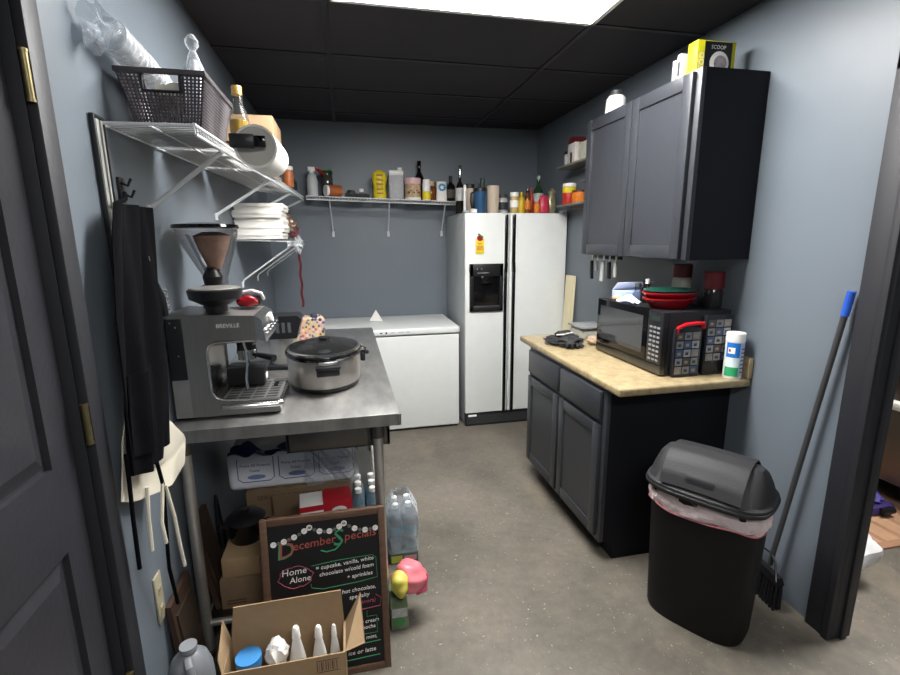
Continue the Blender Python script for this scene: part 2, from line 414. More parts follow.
def fhandle(cx, name, parent, s):
    b = MB()
    for z0, z1, dx in ((.125, 1.30, s*.003), (1.365, ZF-.015, 0)):
        b.box((cx+dx-.012, YF-.028, z0), (cx+dx+.012, YF+.002, z1), BGL, .006)
    b.prism([(cx-.012+s*.003, 1.295), (cx+.012+s*.003, 1.295), (cx+.012, 1.37), (cx-.012, 1.37)], YF-.028, YF, 'y', BGL)
    b.box((cx+s*.013-.004 , YF-.012, .125), (cx+s*.013+.004, YF+.001, ZF-.015), FRIDGE)
    obj('handle', b, parent=parent, label='black full-height door handle')
fhandle(SPL-.032, 'h', fd, -1); fhandle(SPL+.032, 'h', rd, 1)
b = MB(); a0, a1, z0, z1 = .955, 1.232, .985, 1.365
b.box((a0, YF-.02, z0), (a0+.03, YF+.001, z1), BPL, .004); b.box((a1-.03, YF-.02, z0), (a1, YF+.001, z1), BPL, .004)
b.box((a0, YF-.02, z1-.1), (a1, YF+.001, z1), BPL, .004); b.box((a0, YF-.02, z0), (a1, YF+.001, z0+.035), BPL, .004)
b.box((a0, YF-.001, z0), (a1, YF+.0012, z1), BGL); b.box((a0+.03, YF-.024, z0+.03), (a1-.03, YF+.0, z0+.045), DGREY, .002)
b.box((a0+.09, YF-.018, z1-.16), (a1-.09, YF, z1-.1), BGL, .006)
for q in (.06, .095): b.cyl((a0+q, YF-.0215, z1-.04), (a0+q, YF-.018, z1-.04), .006, mat=M('grey_button', '77787a', .5), n=10)
b.box((a0+.06, YF-.0205, z1-.075), (a0+.16, YF-.0195, z1-.068), M('grey_button', '77787a', .5))
obj('ice_dispenser', b, parent=fd)
b = MB(); b.box((.90+.84, YF+.01, ZF+.0), (.90+.875, YF+.09, ZF+.018), FRSIDE, .003); b.box((X0, YF+.01, ZF), (X0+.035, YF+.09, ZF+.015), FRSIDE, .003); obj('hinge_cover', b, parent=t)
# magnets on the freezer door
b = MB(); b.box((1.005, YF-.005, 1.44), (1.075, YF-.0004, 1.56), M('yellow_magnet', 'e0c12a', .5, var=.2, scale=40), .01)
b.box((1.015, YF-.0065, 1.47), (1.065, YF-.005, 1.505), M('gold_print', 'b98a2e', .6, var=.3, scale=60)); b.cyl((1.04, YF-.006, 1.565), (1.04, YF-.0004, 1.565), .024, mat=RED)
b.box((1.02, YF-.007, 1.577), (1.07, YF-.0045, 1.59), M('green_print', '2f6d3a', .5), rot=R(35, 'Y')); b.text('YES', .022, T(1.018, YF-.0066, 1.515) @ FX, RED, .0003)
tag(obj('magnet', b), 'yellow magnet with a red bow on top high on the freezer door', 'magnet')
b = MB(); b.box((1.018, YF-.005, 1.31), (1.062, YF-.0004, 1.354), M('photo_magnet', '9b7a5c', .5, var=.35, scale=50), .002, rot=R(40, 'Y'))
tag(obj('magnet', b), 'small tilted square magnet just above the black ice dispenser', 'magnet')

# ------------------------------------------------------------------ chest freezer
t = thing('chest_freezer', 'white chest freezer between the worktable and refrigerator', 'freezer', (.2, 4.03, 0))
b = MB(); b.box((-.46, 3.70, .02), (.878, YB-.03, .805), FRIDGE, .012, 3); b.box((-.44, 3.72, 0), (.86, YB-.05, .03), BPL); obj('cabinet_body', b, parent=t)
b = MB(); b.box((-.465, 3.685, .812), (.883, YB-.02, .866), FRIDGE, .014, 3); ld = obj('lid', b, parent=t)
b = MB(); b.box((-.455, 3.70, .804), (.873, YB-.035, .813), M('gasket_grey', '6d7073', .7)); obj('gasket', b, parent=t)
b = MB(); b.cyl((.285, 3.683, .838), (.285, 3.6865, .838), .008, mat=BPL, n=14); b.box((.235, 3.684, .833), (.255, 3.6858, .843), DGREY)
for i, w in enumerate((.03, .045, .03)): b.box((.32+i*.06, 3.684, .834), (.32+i*.06+w, 3.6856, .842), M('grey_print', 'a9acae', .5))
obj('control_strip', b, parent=ld)
# folded white napkin standing on the freezer
b = MB(); c = (.235, 4.1, .8665)
b.sheet(lambda u, v: (c[0]-.055+.11*u, c[1]+.02*math.cos(u*PI), c[2]+.004+v*(.095*(1-abs(2*u-1))+.002)), 8, 3, .002, PAPER)
tag(obj('napkin', b), 'white napkin folded to a point standing on the chest freezer', 'napkin')

# ------------------------------------------------------------------ worktable
TX0, TX1, TY0, TY1, TZ = -.612, .164, 1.644, 3.44, .935
t = thing('steel_worktable', 'stainless steel worktable along the left wall carrying the espresso machine', 'worktable', (-.22, 2.54, 0))
b = MB(); b.box((TX0, TY0, TZ-.004), (TX1, TY1, TZ), STEELT, .0015)
b.prism([(TX0, TZ-.002), (TX1, TZ-.002), (TX1+.002, TZ-.012), (TX1, TZ-.045), (TX0, TZ-.045)], TY0, TY0+.012, 'y', STEELT)
b.box((TX1-.01, TY0, TZ-.045), (TX1+.002, TY1, TZ-.001), STEELT, .003); b.box((TX0, TY1-.01, TZ-.045), (TX1, TY1, TZ-.001), STEELT); b.box((TX0, TY0, TZ-.045), (TX0+.008, TY1, TZ-.001), STEELT)
b.cyl((TX1-.002, TY0+.006, TZ-.045), (TX1-.002, TY0+.006, TZ-.003), .009, mat=STEELT, n=12)
obj('tabletop', b, parent=t)
b = MB(); b.box((-.25, TY0+.1, .775), (.135, TY0+.115, TZ-.046), STEELD, .002); b.box((-.25, TY0+.1, .775), (.135, TY0+.30, .782), STEELD, .002); b.box((-.25, TY0+.1, .775), (-.24, TY0+.30, TZ-.046), STEELD); b.box((.125, TY0+.1, .775), (.135, TY0+.3, TZ-.046), STEELD)
obj('support_channel', b, parent=t)
for x, y in ((-.577, 1.69), (.086, 1.69), (-.577, 3.39), (.118, 3.39)):
    b = MB(); b.cyl((x, y, .03), (x, y, TZ-.045), .019, mat=STEEL, n=20); b.cyl((x, y, 0), (x, y, .04), .014, .02, mat=BPL, n=16); b.cyl((x, y, TZ-.1), (x, y, TZ-.046), .026, mat=STEELD, n=20)
    obj('leg', b, parent=t)
b = MB(); b.cyl((-.577, 1.69, .15), (.086, 1.69, .15), .013, mat=STEEL, n=14); b.cyl((-.577, 3.39, .15), (.118, 3.39, .15), .013, mat=STEEL, n=14)
for y in (2.1, 2.5, 2.9): b.box((-.57, y-.02, .14), (.08, y+.02, .155), STEEL)
for x0, x1 in ((-.577, -.577), (.086, .118)): b.cyl((x0, 1.69, .15), (x1, 3.39, .15), .011, mat=STEEL, n=14)
b.box((-.57, 1.70, .158), (.085, 3.38, .164), STEELD); obj('undershelf', b, parent=t)

# ------------------------------------------------------------------ base cabinet and countertop
t = thing('base_cabinet', 'dark grey base cabinet with two drawers over two doors', 'base cabinet', (1.47, 2.335, 0))
BX, B0, B1, BZ = 1.138, 1.866, 2.805, .879
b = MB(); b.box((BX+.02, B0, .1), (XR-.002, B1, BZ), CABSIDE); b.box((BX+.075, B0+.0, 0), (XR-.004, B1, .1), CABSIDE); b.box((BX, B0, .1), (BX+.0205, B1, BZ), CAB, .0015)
obj('carcass', b, parent=t)
YM = 2.335
for k, (y0, y1) in enumerate(((B0+.03, YM-.014), (YM+.014, B1-.022))):
    b = MB(); shaker(b, BX-.02, y0, y1, .125, .695, -1, CAB, .055, .007); dd = obj('door', b, parent=t)
    b = MB(); b.box((BX-.02, y0, .72), (BX-.0005, y1, .862), CAB, .003); obj('drawer_front', b, parent=t)
b = MB(); b.box((1.1225, 1.7525, .88), (XR-.003, 2.962, .918), COUNTER, .01, 3); tag(obj('countertop', b), 'tan speckled laminate countertop on the base cabinet', 'countertop')
b = MB(); b.box((XR-.024, 1.7525, .9185), (XR-.003, 2.962, 1.015), COUNTER, .003)
tag(obj('backsplash_strip', b), 'low laminate backsplash strip behind the countertop', 'backsplash')

# ------------------------------------------------------------------ wall cabinet
t = thing('wall_cabinet', 'dark grey two-door wall cabinet hung above the microwave', 'wall cabinet', (1.63, 2.31, 1.4576))
UX, U0, U1, UZ0, UZ1 = 1.4655, 1.85, 2.778, 1.4576, 2.2408
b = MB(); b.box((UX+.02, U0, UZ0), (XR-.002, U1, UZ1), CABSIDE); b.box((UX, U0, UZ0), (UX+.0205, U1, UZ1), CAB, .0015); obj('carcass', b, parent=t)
for y0, y1 in ((U0+.032, 2.31), (2.318, U1-.004)):
    b = MB(); shaker(b, UX-.02, y0, y1, UZ0+.004, UZ1-.012, -1, CAB, .058, .008); obj('door', b, parent=t)

# ------------------------------------------------------------------ microwave
t = thing('microwave', 'black microwave oven on the tan countertop', 'microwave', (1.60, 2.17, .918))
mx0, mx1, my0, my1, mz0, mz1 = 1.402, 1.765, 1.878, 2.462, .926, 1.222
b = MB(); b.box((mx0+.03, my0, mz0), (mx1, my1, mz1), BPL, .006)
for q in ((mx0+.06, my0+.05), (mx1-.05, my0+.05), (mx0+.06, my1-.05), (mx1-.05, my1-.05)): b.cyl((*q, .9185), (*q, mz0+.002), .012, mat=BPL, n=12)
for i in range(10): b.box((mx0+.1+.02*i, my1-.001, mz1-.05), (mx0+.11+.02*i, my1+.0008, mz1-.02), BGL)
obj('housing', b, parent=t)
b = MB(); b.box((mx0, my0+.115, mz0+.045), (mx0+.031, my1, mz1), BGL, .005)
b.box((mx0-.0012, my0+.15, mz0+.075), (mx0+.002, my1-.035, mz1-.035), M('microwave_window', '2a2b2e', .12, var=0, coat=.6)); obj('door', b, parent=t)
b = MB(); b.box((mx0, my0, mz0), (mx0+.031, my1, mz0+.043), STEELD, .003); obj('lower_trim', b, parent=t, label='dark brushed strip below the microwave door')
b = MB(); b.box((mx0, my0, mz0+.045), (mx0+.031, my0+.113, mz1), BPL, .005)
KEY = M('grey_key_print', '7f8185', .5)
for i in range(8):
    for j in range(3): b.box((mx0-.001, my0+.018+j*.028, mz0+.06+i*.022), (mx0+.001, my0+.038+j*.028, mz0+.07+i*.022), KEY)
b.box((mx0-.001, my0+.02, mz1-.045), (mx0+.001, my0+.095, mz1-.02), M('clock_display', '10201c', .1)); obj('control_panel', b, parent=t)

# ------------------------------------------------------------------ trash can
tr = thing('trash_can', 'black swing-lid trash can with a white liner beside the base cabinet', 'trash can', (1.375, 1.475, 0), math.radians(-57))
def sup(a, hx, hy, e=3.2):
    c, s = math.cos(a), math.sin(a); return (math.copysign(abs(c)**(2/e), c)*hx, math.copysign(abs(s)**(2/e), s)*hy)
def loft(b, levels, mat, n=56, cap0=True, cap1=True, e=3.2):
    rings = []
    for z, hx, hy, *o in levels:
        oy = o[0] if o else 0
        rings.append([b.bm.verts.new((*(Vector(sup(2*PI*i/n, hx, hy, e))+Vector((0, oy))), z)) for i in range(n)])
    for a, c in zip(rings, rings[1:]):
        for i in range(n): b.bm.faces.new((a[i], a[(i+1) % n], c[(i+1) % n], c[i]))
    if cap0: b.bm.faces.new(list(reversed(rings[0])))
    if cap1: b.bm.faces.new(rings[-1])
    b._fin([v for r in rings for v in r], mat)
CANM = M('trash_can_black', '08080a', .55, spec=.3, var=.08, bump=.08, bscale=150)
LIDM = M('trash_lid_grey', '29292b', .58, spec=.35, var=.06, bump=.08, bscale=160)
b = local(tr); loft(b, [(0, .182, .122), (.02, .188, .128), (.12, .192, .13), (.30, .197, .134), (.48, .203, .138), (.545, .206, .14), (.58, .208, .142)], CANM); obj('bin', b, parent=tr)
b = local(tr)
n = 72
rings = []
for k, (z, g) in enumerate([(.574, .0035), (.55, .005), (.53, .011), (.508, .010), (.50, .004)]):
    rings.append([])
    for i in range(n):
        a = 2*PI*i/n; w = .004*math.sin(9*a+k*1.3)+.003*math.sin(17*a+k); x, y = sup(a, .204+g+w*(k > 0), .138+g+w*(k > 0))
        rings[-1].append(b.bm.verts.new((x, y, z+.006*math.sin(5*a+1)*(k > 1))))
for a, c in zip(rings, rings[1:]):
    for i in range(n): b.bm.faces.new((a[i], a[(i+1) % n], c[(i+1) % n], c[i]))
LINER = clear('bin_liner', (.93, .86, .86), .5, .25, bump=.6, bscale=40)
b._fin([v for r in rings for v in r], LINER)
for q in (.002,):
    pts = []
    for i in range(n):
        a = 2*PI*i/n; x, y = sup(a, .212, .146); pts.append((x, y, .500+.007*math.sin(5*a+1)))
    b.tube(pts, .0035, M('liner_drawstring', 'a8656d', .5), 6, closed=True)
b.blob((.205, .0, .512), (.014, .03, .014), LINER, 3)
obj('bin_liner', b, parent=tr)
lid = MB(); lid.x = WM[tr].copy()
loft(lid, [(.575, .212, .146), (.572, .222, .158), (.588, .226, .162), (.602, .224, .16), (.608, .214, .150), (.65, .203, .128), (.692, .188, .088), (.713, .172, .055), (.719, .15, .035)], LIDM, e=3.4)
lo = obj('lid', lid, parent=tr)
# the swinging flap: a curved plate with a recessed grip
b = local(tr)
def lidprof(v):
    P = [(-.152, .614), (-.134, .655), (-.096, .696), (-.058, .721), (0, .730), (.055, .721), (.094, .696), (.133, .655)]
    k = v*(len(P)-1); i = min(int(k), len(P)-2); f = k-i
    return (P[i][0]*(1-f)+P[i+1][0]*f, P[i][1]*(1-f)+P[i+1][1]*f)
b.sheet(lambda u, v: (-.142+.284*u, lidprof(v)[0], lidprof(v)[1]+.004*math.sin(PI*u)), 14, 28, .006, LIDM)
fl = obj('swing_flap', b, parent=tr)
b = local(tr); b.tube([(*(Vector(sup(2*PI*i/60, .2235, .1595, 3.4))), .586) for i in range(60)], .006, BPL, 8, closed=True); obj('rim_band', b, parent=lo)
b = local(tr)
b.sheet(lambda u, v: (-.05+.1*u, lidprof(.085+.11*v)[0]-.0035, lidprof(.085+.11*v)[1]+.003), 6, 4, .003, BPL); obj('grip_recess', b, parent=fl)

# ------------------------------------------------------------------ the next room
t = thing('steel_equipment', 'brown-grey steel counter standing in the next room', 'counter', (3.5, 2.3, 0))
b = MB(); b.box((3.0, 1.3, .16), (3.9, 3.6, .60), M('taupe_steel', '6f5f50', .4, .6, var=.08), .004); obj('cabinet_body', b, parent=t)
b = MB(); b.box((2.96, 1.28, .60), (3.92, 3.62, .64), M('light_worktop', 'd8d2c8', .4), .004); obj('worktop', b, parent=t)
b = MB(); b.box((3.02, 1.32, .64), (3.9, 3.6, 1.9), M('dark_brown_panel', '3b2d26', .5), .004); obj('upper_panel', b, parent=t)
for y in (1.4, 3.5):
    for x in (3.08, 3.82):
        b = MB(); b.cyl((x, y, 0), (x, y, .17), .025, mat=BPL); obj('foot', b, parent=t)
for k, (x, y) in enumerate(((2.83, 2.13),)):
    b = MB(); b.box((2.52, 1.62, 0.0005), (3.14, 2.56, .012), M('tan_mat', '9a7358', .8, var=.1), .004)
    for i in range(5): b.box((2.54+.12*i, 1.66, .012), (2.63+.12*i, 2.52, .0135), M('tan_mat_pad', 'b08a6b', .8, var=.1))
    tag(obj('floor_mat', b), 'tan rubber floor mat in the next room', 'mat')
b = MB(); b.x = T(.09, .06, 0); b.box((2.72, 1.78, .014), (2.88, 1.98, .07), M('purple_plastic', '3a2f66', .4), .015); b.cyl((2.76, 1.77, .05), (2.84, 1.77, .05), .02, mat=BPL); b.blob((2.8, 1.88, .085), (.06, .07, .03), M('purple_cloth', '4a3f8a', .7), 4)
tag(obj('work_shoe', b), 'small purple and black shoe lying on the tan mat', 'shoe')
t = thing('waste_basket', 'small tan waste basket with a white bag through the doorway', 'waste basket', (2.185, 1.55, 0))
b = MB(); b.lathe((2.185, 1.55, 0), [(0, 0), (.085, 0), (.10, .16), (.097, .16), (.083, .006), (0, .006)], M('tan_bin', '8d7658', .5)); obj('basket_body', b, parent=t)
b = MB(); b.sheet(lambda u, v: (2.185+(.100+.055*math.sin(PI*v)*(1+.2*math.sin(u*2*PI*3))+.008*math.sin(u*2*PI*6+v*3))*math.cos(2*PI*u)*(1-.7*max(0, v-.7)/.3), 1.55+(.104+.04*math.sin(PI*v)+.008*math.sin(u*2*PI*6+v*3))*math.sin(2*PI*u)*(1-.7*max(0, v-.7)/.3), .075+.18*v+.012*math.sin(u*2*PI*4)*v), 60, 8, .0015, M('white_bag', 'e6e6e6', .4, trans=.2)); obj('bag_liner', b, parent=t)

# ------------------------------------------------------------------ wire shelves
def zr(y): return 1.865+.0255*(y-1.5)        # height of the long left shelf at the wall
def zf(y): return 1.868+.010*(y-1.5)         # and at its front rail
def xf(y): return -.385+.0333*(y-1.5)
t = thing('wire_shelf', 'long white wire shelf high on the left wall holding the woven basket', 'shelf', (-.5, 2.7, 1.86), group='white wire wall shelves')
b = MB(); y = 1.5
while y < 4.04:
    p = (xf(y), y, zf(y)); b.tube([(-.612, y, zr(y)), p, (p[0]+.002, y, p[2]-.026)], .0016, WIREW, 4); y += .0254
for k in (0., .5): b.tube([(-.612+(xf(q)+.612)*k, q, zr(q)*(1-k)+zf(q)*k-.004) for q in (1.5, 4.04)], .003, WIREW, 6)
b.tube([(-.612, 1.5, zr(1.5)-.004), (xf(1.5), 1.5, zf(1.5)-.004)], .003, WIREW, 6)
obj('wire_deck', b, parent=t)
b = MB(); b.tube([(xf(q), q, zf(q)) for q in (1.5, 4.04)], .0045, WIREW, 8); b.tube([(xf(q)+.002, q, zf(q)-.026) for q in (1.5, 4.04)], .0045, WIREW, 8); obj('front_rail', b, parent=t)
for y in (1.763, 2.612, 3.35, 3.97):
    b = MB(); b.tube([(-.612, y, zr(y)-.215), (-.604, y, zr(y)-.205), (xf(y)-.002, y, zf(y)-.03)], .0075, WIREW, 8); b.box((-.619, y-.01, zr(y)-.235), (-.607, y+.01, zr(y)-.2), WIREW, .002); obj('bracket', b, parent=t)
t = thing('wire_shelf', 'white wire shelf on the back wall lined with bottles and jars', 'shelf', (.35, 4.25, 1.88), group='white wire wall shelves')
def zb(x): return 1.905-.028*(x+.28)
b = MB(); x = -.28
while x < .985:
    b.tube([(x, 4.392, zb(x)), (x, 4.09, zb(x)), (x, 4.088, zb(x)-.025)], .0016, WIREW, 4); x += .0254
for yy in (4.385, 4.24): b.tube([(-.28, yy, zb(-.28)-.003), (.985, yy, zb(.985)-.003)], .003, WIREW, 6)
obj('wire_deck', b, parent=t)
b = MB(); b.tube([(-.28, 4.09, zb(-.28)), (.985, 4.09, zb(.985))], .0045, WIREW, 8); b.tube([(-.28, 4.088, zb(-.28)-.026), (.985, 4.088, zb(.985)-.026)], .0045, WIREW, 8); obj('front_rail', b, parent=t)
for x0, x1 in ((-.102, -.092), (.38, .389), (.853, .876)):
    b = MB(); b.tube([(x0, 4.095, zb(x0)-.028), (x1, 4.385, 1.625)], .0055, WIREW, 8); b.box((x1-.011, 4.376, 1.585), (x1+.011, 4.394, 1.635), WIREW, .003); obj('bracket', b, parent=t)
t = thing('wire_shelf', 'short white wire shelf under the long left shelf holding foam boxes', 'shelf', (-.48, 3.5, 1.56), group='white wire wall shelves')
b = MB(); y = 2.95
while y < 4.1: b.tube([(-.612, y, 1.562), (-.325, y, 1.55), (-.323, y, 1.525)], .0016, WIREW, 4); y += .0254
for k, xx in enumerate((-.61, -.47)): b.tube([(xx, 2.95, 1.555), (xx, 4.1, 1.555)], .003, WIREW, 6)
obj('wire_deck', b, parent=t)
b = MB(); b.tube([(-.325, 2.95, 1.55), (-.325, 4.1, 1.55)], .0045, WIREW, 8); b.tube([(-.323, 2.95, 1.525), (-.323, 4.1, 1.525)], .0045, WIREW, 8); obj('front_rail', b, parent=t)
for y in (3.085, 3.6, 4.05):
    b = MB(); b.tube([(-.613, y, 1.30), (-.606, y, 1.325), (-.327, y, 1.52)], .005, WIREW, 8); b.box((-.619, y-.009, 1.28), (-.608, y+.009, 1.315), WIREW, .002); obj('bracket', b, parent=t)
# corner shelves on the right wall
SHW = M('grey_shelf_board', '77756f', .5)
for z, y0, y1, lab in ((2.083, 3.03, 3.62, 'upper grey shelf on the right wall beyond the wall cabinet'), (1.797, 3.03, 3.60, 'lower grey shelf on the right wall near the refrigerator top')):
    t = thing('wall_shelf', lab, 'shelf', (1.71, (y0+y1)/2, z))
    b = MB(); b.box((1.64, y0, z), (XR-.002, y1, z+.014), SHW, .002); obj('board', b, parent=t)
    b = MB(); b.box((XR-.016, y0, z-.025), (XR-.002, y1, z-.0005), SHW, .002); obj('wall_cleat', b, parent=t)
t = thing('wall_shelf', 'tiny middle shelf between the two grey right wall shelves', 'shelf', (1.72, 3.13, 1.95))
b = MB(); b.box((1.66, 3.0, 1.95), (XR-.002, 3.25, 1.962), SHW, .002); obj('board', b, parent=t)

# ------------------------------------------------------------------ containers
def vessel(name, label, cat, x, y, z, prof, mat, cap=None, band=None, group=None, n=20, sx=1, sy=1, rotz=0):
    """prof: (r, z) outline; cap: (r, z0, z1, mat, style); band: list of (z0, z1, extra, mat)"""
    t = thing(name, label, cat, (x, y, z), rotz, group)
    b = local(t); b.lathe((0, 0, 0), [(0, 0)]+list(prof)+([(0, prof[-1][1])]), mat, n, sx, sy); obj('body', b, parent=t)
    if cap:
        r, z0, z1, cm = cap[:4]; b = local(t)
        if len(cap) > 4 and cap[4] == 'pump':
            b.lathe((0, 0, 0), [(0, z0), (r, z0), (r, z0+.02), (r*.35, z0+.025), (r*.35, z1), (0, z1)], cm, 14); b.box((-.006, -.035, z1-.008), (.006, .008, z1+.004), cm, .002)
        else: b.lathe((0, 0, 0), [(0, z0), (r, z0), (r, z1-.003), (r*.94, z1), (0, z1)], cm, n, sx, sy)
        obj('cap', b, parent=t)
    for z0, z1, rr, bm_ in (band or []):
        b = local(t); b.lathe((0, 0, 0), [(rr, z0), (rr+.0008, z0), (rr+.0008, z1), (rr, z1)], bm_, n, sx, sy); obj('label_band', b, parent=t)
    return t
def bprof(r, h, neck=.35, sh=.62): return [(r*.94, 0), (r, .006), (r, h*sh), (r*.85, h*(sh+.1)), (r*neck, h*(sh+.24)), (r*neck, h)]
def jprof(r, h): return [(r*.94, 0), (r, .006), (r, h*.86), (r*.9, h*.95), (r*.9, h)]
ORG = M('orange_label', 'c9701f', .5, var=.25, scale=60); DKG = M('dark_bottle', '15130f', .12, var=.1); AMB = M('amber_glass', '6b3a14', .12, var=.1)
PINKW = M('pink_white_lid', 'd9b3b6', .4); PHOTO = M('photo_label', 'b79b7a', .55, var=.45, scale=45); BLUE = M('blue_label', '2d6fa8', .4, var=.15, scale=40)
BEIGE = M('beige_ribbed_plastic', 'b5a694', .5, var=.04); REDL = M('red_label', 'b02a24', .45, var=.2, scale=40); GREYL = M('grey_print_label', 'a8a8a5', .5, var=.2, scale=50)
LTX = M('ink_dark', '2a2c33', .6, var=0)
SZ = lambda x: zb(x)+.0065
g = 'bottles and jars on the back wall shelf'
# back shelf, left to right
t = thing('spray_bottle', 'grey-white spray bottle with a red trigger at the left end of the back shelf', 'spray bottle', (-.235, 4.22, SZ(-.24)), 0, g)
b = local(t); b.lathe((0, 0, 0), [(0, 0), (.04, 0), (.043, .01), (.043, .13), (.034, .17), (.015, .19), (.015, .2), (0, .2)], M('pale_grey_plastic', 'b9bcbd', .4)); obj('body', b, parent=t)
b = local(t); b.box((-.03, -.012, .2), (.03, .012, .235), WHITE, .006); b.cyl((.03, 0, .222), (.048, 0, .222), .009, mat=WHITE, n=10); b.cyl((0, 0, .185), (0, 0, .205), .018, mat=WHITE); sp = obj('spray_head', b, parent=t)
b = local(t); b.tube([(.022, 0, .228), (.055, 0, .21), (.098, 0, .175)], .011, RED, 8); obj('trigger', b, parent=sp)
t = vessel('storage_jar', 'dark glass jar with a green leafy lid on the back shelf', 'jar', -.118, 4.29, SZ(-.12), jprof(.048, .19), clear('dark_jar_glass', (.3, .3, .28), .6, .05), (.05, .19, .215, GREENG), group=g)
b = local(t)
for k in range(7): a = k*.9; b.prism([(0, .213), (.03*math.cos(a)+.006, .225), (.052*math.cos(a), .232), (.03*math.cos(a)-.006, .222)], .045*math.sin(a)*.5-.012, .045*math.sin(a)*.5+.012, 'y', M('green_leaf', '4f7d35', .6))
obj('leaf_topper', b, parent=t)
t = thing('spice_jar', 'clear jar of orange spice lying on its side, white lid toward the room', 'jar', (-.075, 4.16, SZ(-.08)), 0, g)
b = local(t); b.x = b.x @ T(0, 0, .047) @ R(25) @ R(90, 'Y'); b.lathe((0, 0, 0), [(0, -.04), (.044, -.04), (.046, -.03), (.046, .07), (0, .07)], M('orange_spice', '9c5527', .5, var=.25, scale=50)); obj('body', b, parent=t)
b = local(t); b.x = b.x @ T(0, 0, .047) @ R(25) @ R(90, 'Y'); b.lathe((0, 0, 0), [(0, -.062), (.043, -.062), (.043, -.04), (0, -.04)], WHITE); obj('lid', b, parent=t)
t = thing('serving_tray', 'low dark tray of small things on the back shelf left of the yellow bag', 'tray', (.125, 4.22, SZ(.125)), 0, g)
b = local(t); b.box((-.1, -.07, 0), (.1, .07, .006), BGL); b.box((-.1, -.07, 0), (.1, -.064, .035), BGL); b.box((-.1, .064, 0), (.1, .07, .035), BGL); b.box((-.1, -.07, 0), (-.094, .07, .035), BGL); b.box((.094, -.07, 0), (.1, .07, .035), BGL); obj('tray_body', b, parent=t)
vessel('salt_shaker', 'small white-topped shaker standing in the low dark tray', 'shaker', .16, 4.2, SZ(.16)+.0065, jprof(.018, .045), GLASS, (.018, .045, .07, WHITE), n=12)
b = MB(); b.blob((.075, 4.22, SZ(.07)+.04), (.04, .035, .025), DGREY, 5, .2); tag(obj('dark_pouch', b), 'crumpled dark pouch lying in the low tray on the back shelf', 'pouch')
t = thing('popcorn_bag', 'yellow bag standing on the back shelf beside the grey carton', 'bag', (.313, 4.21, SZ(.313)), 0, g)
b = local(t); b.lathe((0, 0, 0), [(0, 0), (.05, .002), (.056, .03), (.05, .10), (.062, .17), (.05, .215), (.02, .235), (0, .237)], YEL, 20, 1, .6); obj('bag_body', b, parent=t)
b = local(t)
for i in range(5): b.box((-.028, -.041, .04+i*.036), (.028, -.036, .056+i*.036), M('yellow_bag_print', 'b58a2a', .5, var=.4, scale=70), .004)
obj('print', b, parent=t)
t = thing('grey_carton', 'tall grey and white square jug with a small screw cap on the back shelf', 'jug', (.452, 4.22, SZ(.452)), 0, g)
b = local(t); b.box((-.062, -.045, 0), (.062, .045, .20), M('grey_jug', '9fa0a4', .5, var=.08, scale=30), .012); b.box((-.062, -.045, .195), (.062, .045, .238), WHITE, .01); obj('jug_body', b, parent=t)
b = local(t); b.cyl((.035, 0, .236), (.035, 0, .262), .02, mat=WHITE); obj('cap', b, parent=t)
t = vessel('chocolate_tub', 'squat round tub with a pinkish lid and brown picture label', 'tub', .592, 4.19, SZ(.575), jprof(.068, .14), PHOTO, (.07, .13, .178, PINKW), [(.0, .02, .069, WHITE)], g)
b = local(t)
for i in range(5): b.blob((-.04+.02*i, -.062+.004*abs(i-2), .06+.015*(i % 2)), (.014, .008, .01), M('chocolate_print', '5b3a26', .5), i, .1, 1)
obj('print', b, parent=t)
vessel('liqueur_bottle', 'tall black bottle with a shiny neck behind the squat tub', 'bottle', .672, 4.33, SZ(.663)+.004, bprof(.042, .30, .36, .6), DKG, (.018, .285, .34, BGL), group=g)
vessel('juice_bottle', 'small bottle with a white and yellow label beside the squat tub', 'bottle', .703, 4.15, SZ(.693), jprof(.034, .15), WHITE, (.03, .15, .17, WHITE), [(.006, .07, .035, YEL)], g)
vessel('vanilla_bottle', 'amber bottle with a tan cap beside the white and yellow labelled one', 'bottle', .752, 4.19, SZ(.752), bprof(.034, .14, .5), AMB, (.026, .125, .162, M('tan_cap', 'b59a78', .5)), group=g)
vessel('extract_bottle', 'thin dark amber bottle between the tan-capped bottle and blue pouch', 'bottle', .792, 4.25, SZ(.792), bprof(.02, .15, .45), AMB, (.011, .14, .165, BPL), group=g, n=14)
t = thing('coffee_pouch', 'white pouch with a blue splash design on the back shelf', 'pouch', (.842, 4.19, SZ(.842)), 0, g)
b = local(t); b.lathe((0, 0, 0), [(0, 0), (.045, .002), (.047, .03), (.044, .12), (.042, .15), (.044, .163), (0, .165)], PAPER, 20, 1, .55); obj('pouch_body', b, parent=t)
b = local(t)
for a in range(9): b.blob((.024*math.cos(a*.7), -.0235, .115+.024*math.sin(a*.7)), (.014, .005, .01), M('blue_splash', '3f8fc0', .5), a, .2, 1)
obj('print', b, parent=t)
vessel('syrup_bottle', 'dark syrup bottle with a ball stopper at the right end of the back shelf', 'bottle', .925, 4.2, SZ(.925), bprof(.042, .17, .3, .7), DKG, (.016, .165, .215, BPL), [(.03, .1, .043, M('dim_label', '4a453f', .6, var=.3, scale=50))], g)

